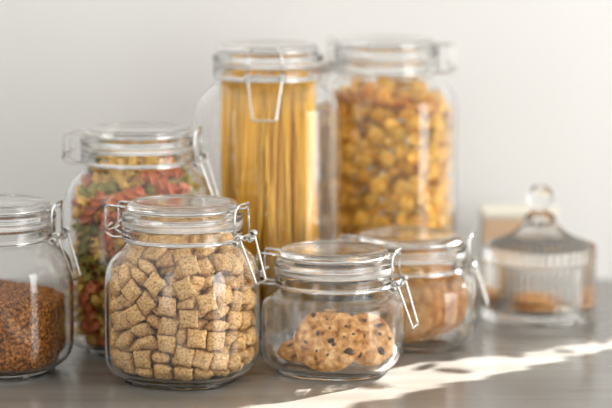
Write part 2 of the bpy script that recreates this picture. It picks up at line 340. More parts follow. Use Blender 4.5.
# ------------------------------------------------------------------ pillow cereal
CEREAL = [2540,-5324,9148,672,-689,-265,-63,2469,-5376,3195,7,174,-659,731,2878,-5230,6499,738,-653,-119,122,3510,-4990,4769,370,641,-311,596,
4281,-4451,7877,691,-617,-332,180,1043,-5626,7555,36,1,-703,-710,2608,-4489,10974,448,-833,-320,54,-184,-5533,9428,317,-300,690,577,
3787,-4602,2856,342,-479,530,611,1077,-5370,5752,69,-284,747,-597,4782,-3881,4411,637,605,374,296,-1391,-5547,2707,465,562,474,-492,
-2405,-5399,8631,623,675,194,-344,-2205,-5334,6536,310,362,-711,517,-1013,-5470,7676,139,351,650,-659,4954,-3464,2593,212,758,-117,605,
917,-5464,4189,408,618,-557,376,5219,-3031,8258,464,-333,616,-543,-3453,-4775,5934,217,-98,609,-756,4637,-2081,11055,483,-294,331,-755,
419,-5195,1634,422,901,103,-9,-3091,-5081,2370,137,135,597,779,-760,-4116,11932,610,178,177,-752,4210,-550,12478,500,566,418,504,
2200,-4866,1560,761,-243,-271,-537,5560,-1747,5980,486,-573,-421,507,-2691,-3855,11611,836,418,-83,-346,-1393,-5335,5214,606,-112,-297,-730,
-3293,-4868,4250,138,-238,-313,909,5601,-827,3983,139,694,57,704,-180,-3163,11248,941,297,8,163,-767,-5363,4155,108,627,-716,286,
4637,-3386,5644,33,-511,835,-203,5028,-1046,9219,168,157,1,973,5149,-504,10544,723,333,402,452,-3436,-4636,9810,492,97,727,469,
5405,-1513,2274,211,588,-145,-767,5242,2405,9728,609,348,-706,-96,3103,-2409,11889,140,816,506,244,1521,-3295,11618,261,-4,200,-944,
-4508,-4132,8823,691,532,-479,-100,3293,-2976,10676,176,625,-671,358,5647,511,7856,708,-68,700,-55,2586,-4748,7946,938,306,-133,-94,
4609,-2977,6810,773,-52,-234,588,-546,-2585,12432,624,-110,-85,-769,-4637,-3555,7240,411,-896,-101,-133,5659,86,5688,479,-519,-480,520,
-1322,-4426,10579,284,-5,-933,220,-1855,-4837,9776,328,893,-189,-243,5497,-1165,7701,476,411,595,500,2913,-900,12544,469,-470,68,-745,
3497,-3859,1468,932,-239,37,270,136,-5011,2859,47,528,839,-125,2891,-3888,9316,173,848,-77,494,2118,-4752,4947,195,-527,-255,787,
-4856,-3352,4024,759,4,619,-204,5033,-2309,4421,32,109,961,251,-521,-4753,5989,112,-377,-871,293,-4488,-4040,2362,346,-584,-192,-709,
-1286,-4723,1415,26,-51,201,978,5146,2344,2055,735,430,-337,-402,-2876,-1793,12076,288,-728,196,-591,1207,4055,12344,138,-71,-700,697,
3120,-2287,9327,238,-946,-33,-215,1149,-4616,8514,905,-348,-98,224,-3285,-4513,7557,174,317,-922,139,3726,2230,11290,683,45,-577,-445,
1,-2545,10441,949,297,25,106,4370,-2030,1332,160,975,152,25,-374,1676,12256,773,-539,-62,328,5391,915,3852,687,144,-499,507,
-391,-195,12247,223,-457,859,67,1736,-3597,10160,341,900,255,-94,4018,-2185,8556,912,299,-110,-257,5308,1979,7126,537,-475,432,-547,
5403,2506,3797,385,-474,-517,600,1919,-604,11942,248,362,307,844,-2150,-4440,3767,147,-931,223,-248,5143,2703,5433,666,-446,241,-547,
-3264,2307,12226,380,-803,-450,95,-3309,521,12067,361,133,883,270,-4845,-2869,9729,319,279,-244,-872,-4422,-689,11294,785,152,588,120,
990,-1122,11755,336,-315,-822,335,-3092,-3320,10448,58,91,-22,994,2819,-3392,5553,868,-8,-255,425,-1538,2537,12361,412,-327,-322,-787,
-237,-3828,2285,64,-580,686,434,-4185,-3977,5658,438,-671,389,454,4364,3637,8382,241,188,522,-796,-3584,-3801,3547,73,245,-299,919,
4961,420,2447,121,-328,932,-100,-5169,-442,10185,73,-771,-25,632,956,-3357,9192,184,309,-923,-138,-2237,3606,12274,356,672,-328,561,
4823,-75,1387,104,152,-50,-982,2906,-3962,6878,900,-336,-274,33,4612,1287,10498,407,454,721,328,4946,3632,6944,623,606,-362,-336,
3788,-503,10222,133,-278,-949,68,4563,-1735,2949,225,741,313,550,-2805,-3921,1357,60,74,989,-111,-801,-4229,7972,40,-679,-668,302,
3055,-1521,10756,599,125,-357,706,1181,1017,12322,131,-586,788,-135,-1903,-2616,11072,105,795,504,-321,3427,957,12348,894,-113,206,-383,
4228,-1075,6054,918,-379,3,-116,4773,705,9039,353,466,725,364,4605,-24,6706,25,-649,516,-559,-1044,-3844,3394,317,-141,926,149,
3690,238,11217,945,-111,-30,-306,4266,2249,8656,528,-478,-247,657,-1612,-3760,4813,570,-182,-263,-757,-1835,613,11936,117,-41,-403,907,
-1520,-2974,9774,660,55,213,718,1821,-4314,2331,240,755,-546,273,-1697,-1274,9891,271,-632,-703,181,646,2935,12069,320,-888,225,242,
2664,-507,9530,968,4,151,199,145,-4052,4680,126,-297,918,-228,1284,-3987,6154,41,590,762,-265,-5414,-2309,2816,541,342,588,495,
109,-4403,7012,167,203,-146,-954,-5129,-2734,5821,486,-689,441,-307,4381,3845,1871,202,389,783,441,2986,-2226,6591,218,-964,144,-36,
3648,884,9177,847,23,-507,157,-3784,-2810,8776,232,-846,-478,-52,-276,-4314,9156,387,650,-646,104,-5516,-2008,7449,705,41,-703,87,
4353,-600,4642,830,435,-155,-314,-3101,-3048,4468,194,202,218,935,4280,4466,5146,269,645,294,-652,3550,-3501,4489,511,33,365,-777,
3629,-3441,2710,670,663,310,124,-2836,-3142,5756,890,-88,353,-275,3022,-922,8393,39,859,-505,-73,-2332,-4159,8271,38,690,628,-358,
-29,-1673,9836,749,193,227,-592,-208,-1483,11342,134,698,-660,241,-2066,-3796,6703,184,862,-469,-54,941,-3510,1184,995,0,0,103,
2146,1012,9131,355,901,225,108,2344,-3982,3639,123,975,82,168,-5347,-1456,4339,517,389,291,705,2689,3003,11832,915,277,62,-287,
-1603,-1271,11836,475,-114,-871,53,4492,4060,3503,569,300,-732,222,744,-3978,3454,931,-238,275,-12,1484,-3108,4261,111,920,361,101,
-1013,-3058,5778,865,-187,49,-463,4574,1265,4882,237,-222,-57,944,-5361,367,8908,671,-178,267,-668,4406,123,3642,162,-711,-477,-490,
1474,-2461,10890,171,-664,-721,-102,3566,-1816,5130,117,-772,-624,-32,2904,3929,11004,57,-807,-586,47,1913,-2317,8427,70,871,-422,-242,
2158,1215,11629,735,-146,-123,651,4282,1820,3162,766,578,-270,80,4166,1431,1381,29,-122,964,-235,-5659,-52,7512,539,-458,-537,459,
1472,-3449,7192,30,-751,-543,374,2187,559,8157,744,-141,-343,-556,2645,-631,5952,202,844,365,336,3630,4930,8394,684,-678,150,-225,
-5294,-736,2883,220,-783,-195,-548,-1832,-3023,8816,215,335,-916,48,-2786,-864,11144,119,-584,-724,-348,3626,4626,6498,323,-497,797,116,
3971,2997,4267,678,352,90,-639,-1433,-1691,6422,179,-657,542,492,-5610,901,2913,540,482,492,484,-3393,-1982,2649,352,-127,-135,-917,
2849,-3075,7634,17,117,-342,-932,261,-2290,6183,295,346,54,-889,1013,-2796,5122,390,98,-115,-908,-4687,999,10976,492,-353,614,-507,
-222,-2193,8546,887,-189,-237,-348,-4540,-1868,1368,211,-185,-959,-41,-1729,-1955,4963,467,-351,414,-698,-4935,-1198,6039,226,137,851,-453,
1540,-1847,10058,978,194,45,59,-2403,-1590,8342,466,-15,-638,-613,-579,4241,11978,673,-253,-295,-630,-3870,-270,10068,432,-560,684,-177,
4280,-1397,7622,295,556,764,144,-5319,395,6012,10,267,-102,958,-5176,2975,9220,445,704,239,499,-5007,-12,1410,665,244,247,661,
-5371,232,4825,107,696,-658,-265,-4113,-2060,7795,118,-16,-976,180,4023,1548,5929,944,236,-231,18,-49,-1091,2687,51,-659,-750,-5,
-5523,1960,5248,702,-103,-704,-20,-3790,-2317,6714,858,-150,104,480,-5324,1650,7895,702,261,284,599,557,-2237,3439,214,-963,161,-1,
-2468,-107,7527,142,556,806,146,3329,4585,2858,730,8,682,-41,2609,4942,5135,120,-226,-58,965,2628,-2387,1182,1,-262,965,1,
-5042,2823,2181,143,-376,388,-829,-4065,-1027,4603,796,168,206,-544,-3875,2421,10918,444,47,-536,716,1639,3998,10586,32,-806,298,510,
-3922,-3146,2308,435,787,-5,-437,325,4936,9456,188,-833,-270,-445,3821,807,7756,730,-35,130,670,3146,1831,4989,131,-924,186,307,
-365,-2321,4580,274,-92,-924,-250,-908,-3204,1427,5,9,-887,-461,-3639,2864,8875,511,-365,120,-769,3367,2559,8970,551,-469,-265,637,
-791,-2978,6780,946,-92,144,277,-4894,3248,7458,463,-673,-574,-55,2224,1970,7758,491,147,487,-707,-3228,-1798,9816,194,-77,957,-201,
-4292,4449,3195,638,-248,-656,-316,2680,2716,9801,102,-780,320,-528,-4591,1524,3882,196,917,-335,-96,-3795,-765,8382,73,906,291,-298,
1788,3847,9255,406,114,111,900,-4145,4010,10042,790,-405,-414,202,-4759,3440,4374,751,370,0,547,2155,-2393,3154,0,-9,-1000,1,
1793,5534,3014,641,-631,356,255,3792,3122,2754,464,-833,300,13,3337,-2122,2591,663,317,-422,-532,1851,5259,6526,328,-110,881,321,
1270,-966,9183,14,841,-503,-199,-5057,1939,6455,252,9,-968,6,784,5634,8181,327,373,614,-615,-2141,-3809,2435,225,820,-485,-205,
2896,3848,6941,554,6,-317,770,1058,5284,5380,20,-621,732,279,-2376,-2650,7535,859,-324,-337,-210,2752,4529,4066,238,200,-87,-947,
-3767,933,8520,129,-608,-749,230,424,-2092,1624,334,-343,-33,-877,-4095,4401,5391,550,-509,-658,77,3510,3161,5775,328,650,-685,34,
2335,4823,1629,759,348,-14,-551,3030,3299,1183,897,0,0,-443,2929,1172,2553,792,338,62,-505,-1150,5459,9674,502,645,-421,394,
3807,-633,2016,779,257,-496,-285,2181,4791,8082,59,468,137,-871,708,5403,4113,481,28,-517,707,-4192,-160,3682,17,-233,972,-6,
3364,-1926,4041,77,-155,-985,21,-4652,-141,7153,686,170,-679,-199,-4091,2449,8017,371,-1,-922,107,293,-2807,7894,514,-270,139,802,
2833,2096,1952,891,343,-22,-296,2561,2567,3983,417,511,-560,-501,1554,3718,4503,494,-391,674,385,1651,-1811,5827,353,250,-885,171,
2749,722,3760,619,-8,-94,-780]
def pillow(seed):
    N = 12; h = .0098; V = []; F = []
    idx = {}
    for s in (1, -1):
        for i in range(N + 1):
            for j in range(N + 1):
                edge = i in (0, N) or j in (0, N)
                key = (0 if edge else s, i, j)
                if key in idx: continue
                u, v = 2 * i / N - 1, 2 * j / N - 1
                z = s * .0054 * (max(0, (1 - u ** 4) * (1 - v ** 4))) ** .62
                nz = noise.noise(Vector((u * 3 + seed * 7, v * 3, s * 2 + seed)))
                k = 1 + .07 * noise.noise(Vector((u * 1.5 + seed * 3, v * 1.5, seed)))
                if edge: z += .0006 * noise.noise(Vector((u * 4, v * 4, seed * 5)))
                tx, ty = u * (1 - .07 * (1 - v * v)), v * (1 - .07 * (1 - u * u))
                rg = .00022 * math.sin(u * 15 + seed) * (not edge) + .00022 * math.sin(v * 15) * (not edge)
                idx[key] = len(V); V.append((tx * h * k, ty * h * k, z * (1 + .25 * nz) + s * rg + .0006 * u * v))
    for s in (1, -1):
        g = lambda i, j: idx[(0 if (i in (0, N) or j in (0, N)) else s, i, j)]
        for i in range(N):
            for j in range(N):
                F.append((g(i, j), g(i + 1, j), g(i + 1, j + 1), g(i, j + 1)))
    return mesh('cereal_pillow', V, F)
pil = [pillow(s) for s in range(5)]
for me in pil: me.materials.append(M_cereal)
pour(decode(CEREAL), jar_cereal.location, R(-21), pil, .875, 'cereal_pillow', lambda m: 'tan pillow-shaped cereal piece in the front clip-top jar', 'cereal', 'pillow cereal in the front jar', lambda i: (i % 5, 0))

# ------------------------------------------------------------------ spiral pasta
FUS = [2823,-5230,3893,13,742,669,26,-97,-5203,15189,2,-555,-36,-831,4095,-4681,9432,999,23,-32,9,577,-5403,11389,564,3,-826,7,
1541,-5295,13822,590,-366,-540,475,10,-5438,5922,309,27,9,951,604,-5366,8193,234,714,305,586,2864,-3980,16378,379,543,662,351,
-3320,-4805,14005,84,-952,-25,294,-1907,-5377,11985,780,42,-63,-621,-731,-5378,2528,657,233,688,201,2335,-4713,1474,483,-392,-608,494,
4529,-3824,2858,38,-833,546,77,4743,-3934,6719,809,-40,107,577,-3735,-4798,4076,343,-236,34,909,-1037,-3986,16973,871,-291,-390,-71,
-2874,-3964,15705,660,-232,630,-338,-4183,-4577,10585,993,68,88,-39,-1214,-5005,1527,441,-567,-383,580,4556,-3562,13532,399,-129,766,487,
-5115,-3259,4680,999,14,5,40,5175,-3038,3927,9,-534,-844,-41,3513,-4182,3428,125,-810,533,210,4361,-3660,11154,266,162,26,950,
-2332,-1723,17628,104,746,137,-643,2901,-4316,8978,473,685,49,-552,-825,-4515,5971,435,236,628,601,5318,-1701,10936,373,-914,-132,-92,
198,-2900,17638,576,723,345,-165,4628,1284,15824,131,-294,380,867,-630,-4581,7087,40,-608,-415,675,2803,-4113,10410,413,223,-349,812,
3567,-3971,7035,194,631,614,-433,-294,-4380,9259,443,-82,807,381,1182,-2952,16890,435,642,-631,21,954,-4675,9192,218,-956,81,-182,
-4393,-3847,8314,786,-514,-140,315,768,-4201,14882,393,607,-632,-280,-1683,-4226,7719,373,-75,821,425,3456,-363,17100,615,518,533,-262,
5281,-1534,8815,534,515,423,-521,-604,-4498,4888,674,443,-590,-12,5276,-1279,14183,704,606,206,-307,1985,-4464,4823,370,-156,-477,782,
-294,-4192,12916,516,583,268,-567,2301,-3930,14545,39,-387,657,645,1817,-4163,9680,552,237,-296,742,3262,-3927,11586,407,234,-347,812,
-3780,-3642,11880,278,761,80,580,-2619,-4006,8554,290,539,276,-741,-3269,-4070,9945,844,309,282,-336,-1866,-3122,16322,57,666,-66,-741,
5375,674,3523,292,314,682,-592,1723,-4135,3548,678,-541,-319,-382,1291,-4155,12941,262,454,604,-601,1697,2449,17318,662,450,-596,-62,
-3911,-3364,7372,365,715,114,586,-3685,-3824,6292,609,-717,-337,-29,5413,110,10763,195,70,-324,923,1699,-4132,7083,404,-136,-585,-690,
-3158,-3618,14530,135,547,410,717,-1440,-4150,3687,706,-646,-275,-97,5295,-1425,7682,648,-736,-119,-158,5320,2026,12110,686,-128,-169,-696,
-3603,-3145,3789,129,626,-439,632,-704,-4437,11421,404,-565,-675,248,-1934,-4124,4958,603,-622,466,-181,4665,-1789,9799,583,-666,-439,-154,
3663,-2005,14511,606,-729,86,306,-2181,-4119,9563,731,667,-141,16,4539,-1426,15074,430,-467,-670,-386,-3597,-3497,13440,423,-616,326,-579,
-1743,-3960,12553,725,-51,-510,461,-2774,-4001,2457,158,-711,69,-682,-2503,-3854,1339,599,357,-585,-414,4225,-1246,6805,36,-548,358,755,
-352,-4094,3414,439,-658,368,489,570,-3695,3892,176,-31,618,-766,2693,-3987,7775,519,321,554,-566,3355,-2866,5510,804,180,459,332,
3774,-1126,15917,273,-152,650,693,-4497,-1497,16143,686,-661,-271,-137,1357,-4025,11007,431,303,59,848,938,-4182,2361,638,-250,-683,254,
4727,-942,1373,392,-445,571,567,-4832,-2632,11033,315,899,-299,57,5344,835,2425,430,-398,527,615,1878,-1944,15479,705,-643,-184,237,
4527,-1840,12332,663,-541,18,-518,-4408,730,16841,513,377,-156,755,3938,-2361,13171,535,822,92,-172,-5084,-1778,1895,550,-589,-468,-362,
1469,-1627,16636,156,672,-20,-724,4230,-265,4803,540,208,-813,57,-988,-3311,13559,710,676,-128,-149,-5353,-1962,5290,933,97,46,-344,
-5089,-1369,15193,611,516,435,-414,-3960,-2556,14174,561,-567,431,-423,2917,-3181,6534,841,-435,318,45,2723,-2906,12972,127,-20,721,681,
4055,-1625,2407,58,-753,-132,643,-2053,-2014,16618,744,229,569,265,-5404,-1401,10160,984,-111,-23,-140,-3997,-2665,12780,649,270,-541,-462,
4154,1243,5664,635,406,409,515,4383,2055,14043,233,543,-803,-76,4741,1226,4563,314,830,313,-339,-2820,-3510,5532,765,-227,434,-418,
4531,3205,1806,621,744,247,13,-2789,-957,16951,720,-159,-618,271,4309,3030,7043,859,67,396,-318,4490,-2181,3788,328,609,-722,3,
4443,-398,12296,286,216,548,756,4148,2235,4338,319,-617,-231,-681,4357,268,6537,657,430,611,-101,-3403,3053,16787,7,-462,-163,-872,
3085,-1362,7886,86,820,28,-565,2200,-2029,6243,576,150,767,242,4242,1749,7347,161,-655,287,681,2719,-2366,14113,717,-595,-351,-98,
-649,-3563,14917,528,679,-361,-361,2957,-2167,8610,461,539,395,583,1896,1400,16746,45,-586,-369,-719,1126,-2250,5279,345,-609,555,451,
3521,-220,5942,760,-343,-538,-125,-138,-3647,10872,360,467,-796,-137,-4146,-2244,7945,408,677,84,607,3942,2259,6111,528,210,-796,-208,
4677,736,8334,463,719,-516,41,-4635,-1928,2964,611,748,181,185,-252,-3038,8264,498,-792,173,-307,-4274,-1682,6885,343,278,-630,-639,
3954,3493,8656,807,319,483,118,-3087,-1935,3172,499,296,794,-180,4587,2038,10125,596,540,-506,311,2721,3839,16587,768,-300,-454,337,
3045,1531,15802,560,-719,411,-1,4566,4004,11360,743,271,-10,611,710,-633,16759,419,-490,-500,579,-5412,114,12605,85,-139,-832,-530,
2386,-1858,4346,9,801,14,-598,4264,-788,10972,662,-576,350,329,-3512,-2671,10392,14,-599,468,650,1593,-1919,2947,449,194,-748,448,
-5042,2894,13748,33,-511,-857,55,-5369,843,9699,767,616,99,-151,-3128,-1376,5928,449,430,482,617,1292,-2400,12116,375,-640,34,669,
-4175,-482,6018,445,-429,-629,472,-2546,360,16903,38,-473,-217,-853,-4150,863,14164,613,252,629,406,-4888,3750,6486,945,-34,6,-325,
-4913,2713,2227,404,-594,-425,-550,690,-2246,13572,4,148,814,562,-2101,-2401,15525,474,-592,252,-601,4369,2848,3226,722,678,-115,69,
-4974,326,5153,46,308,-795,520,3898,3223,12704,852,-363,20,377,2951,-2928,3321,899,-110,313,-286,3304,3666,14876,288,-641,325,-633,
3836,3138,5083,457,-4,-854,250,-1014,-1867,11284,592,-552,582,74,-4126,1893,7826,400,453,-527,-598,-4072,2472,4480,502,268,722,393,
254,-2765,10258,529,71,-843,-68,-4605,3703,9526,716,152,-396,554,3537,4809,3677,920,211,277,180,-954,-1920,1848,548,-662,-507,69,
3576,4783,5403,921,214,274,177,3456,4025,7263,517,-217,-821,103,3599,499,14081,345,-761,113,-538,-4192,336,3948,6,-737,-103,667,
-1750,-2379,5050,233,448,-85,859,40,-1942,14564,34,615,307,-725,3233,416,15265,744,323,-513,281,2825,4948,12901,89,-613,115,777,
3641,-1045,1213,664,-680,194,243,-4195,707,13006,676,-633,-256,276,-4058,-1415,14026,718,298,-613,-144,-4330,181,10311,806,195,-241,-504,
-4217,-697,7650,577,45,773,-261,-4176,227,6919,798,209,542,162,-3985,1853,14816,327,-652,175,-661,-4265,-748,2475,521,352,694,-352,
-4621,586,8937,191,40,-712,674,3018,4922,9715,858,-196,-470,64,-4332,2587,3235,252,138,-388,-876,3452,-631,2761,790,287,232,489,
-4312,4458,4408,952,-43,84,290,-3937,2852,8372,728,-319,-470,383,-3039,-1816,8815,354,578,503,536,-1400,-1669,9963,428,500,492,570,
-4174,776,7906,464,-602,-554,340,-4230,-344,1213,677,668,234,-203,-4009,1317,10042,223,-419,-165,865,-4150,1466,3897,117,-586,27,-801,
-2618,-2406,5752,381,391,-810,-214,-4015,2559,5667,368,627,369,579,-4044,2683,11430,504,-648,314,-477,-2774,-2730,1269,41,-711,79,-697,
-3952,3177,1389,432,193,-701,534,-572,1771,16470,294,-515,724,-352,-3263,97,10726,401,574,458,-548,1925,4766,15230,373,607,298,635,
2836,2397,11116,246,382,639,621,2394,4048,13840,11,-55,807,-588,2167,5206,6945,380,414,-778,-281,3415,-1292,10103,302,220,767,-522,
2886,1927,14503,651,540,54,-530,-3219,-48,14013,680,398,-558,-260,3580,233,12011,423,-605,-146,-659,3483,1315,8743,405,158,616,-657,
-3615,3806,10791,503,-534,603,-315,-2758,4968,12986,610,115,731,282,-3202,4722,14161,683,-271,678,23,-3279,3749,9483,301,-304,556,712,
3432,2417,1273,86,176,-692,694,2937,632,13102,11,147,-731,666,1836,496,13363,672,-584,215,402,-171,-704,15666,608,502,501,-357,
-2468,-1551,11070,358,171,787,473,-3005,3347,15802,434,21,-804,-406,-2473,4665,11941,669,-235,664,-235,1243,5327,11466,735,-183,591,-278,
-4051,-511,15207,21,76,-693,-717,-3044,3887,6607,409,-643,331,557,3548,2251,9857,619,-492,509,341,2647,664,11246,766,336,-536,116,
-2693,-79,11841,680,27,708,-191,2022,-3668,1240,703,71,-704,80,1703,4901,1483,634,203,-691,-282,-3089,-1080,12018,778,199,593,51,
-3968,2886,7059,117,-60,-844,519,1536,3403,16024,788,-367,-488,81]
def fusilli(seed):
    L = .0345; NZ = 36; V = []; F = []
    prof = []
    for lobe in range(3):
        a0 = lobe * 2 * PI / 3
        for da, r in ((-.42, .0017), (-.20, .0040), (-.13, .0056), (.06, .0059), (.16, .0044), (.34, .0018)):
            prof.append((a0 + da, r))
    n = len(prof)
    for i in range(NZ + 1):
        t = i / NZ; z = (t - .5) * L; tw = t * 2 * PI * 1.25 + seed
        bx = .0009 * math.sin(t * 3 + seed)
        for a, r in prof: V.append((r * math.cos(a + tw) + bx, r * math.sin(a + tw), z))
    for i in range(NZ):
        for k in range(n):
            k2 = (k + 1) % n; F.append((i * n + k, i * n + k2, (i + 1) * n + k2, (i + 1) * n + k))
    F.append(tuple(range(n))); F.append(tuple(NZ * n + k for k in range(n)))
    return mesh('pasta_spiral', V, F)
fus_m = []
for s in range(3):
    for m in M_fus:
        me = fusilli(s * 1.3); me.materials.append(m); fus_m.append(me)
random.seed(11)
_fk = [random.choices((0, 1, 2), (.48, .33, .19))[0] for _ in range(400)]
pour(decode(FUS), jar_fusilli.location, R(-8), fus_m, 1.055, 'pasta_spiral',
     lambda m: ('yellow', 'red', 'green')[m] + ' spiral pasta piece in the mixed colour jar', 'pasta',
     lambda m: ('yellow', 'red', 'green')[m] + ' pasta spirals in the jar', lambda i: ((i % 3) * 3 + _fk[i], _fk[i]))

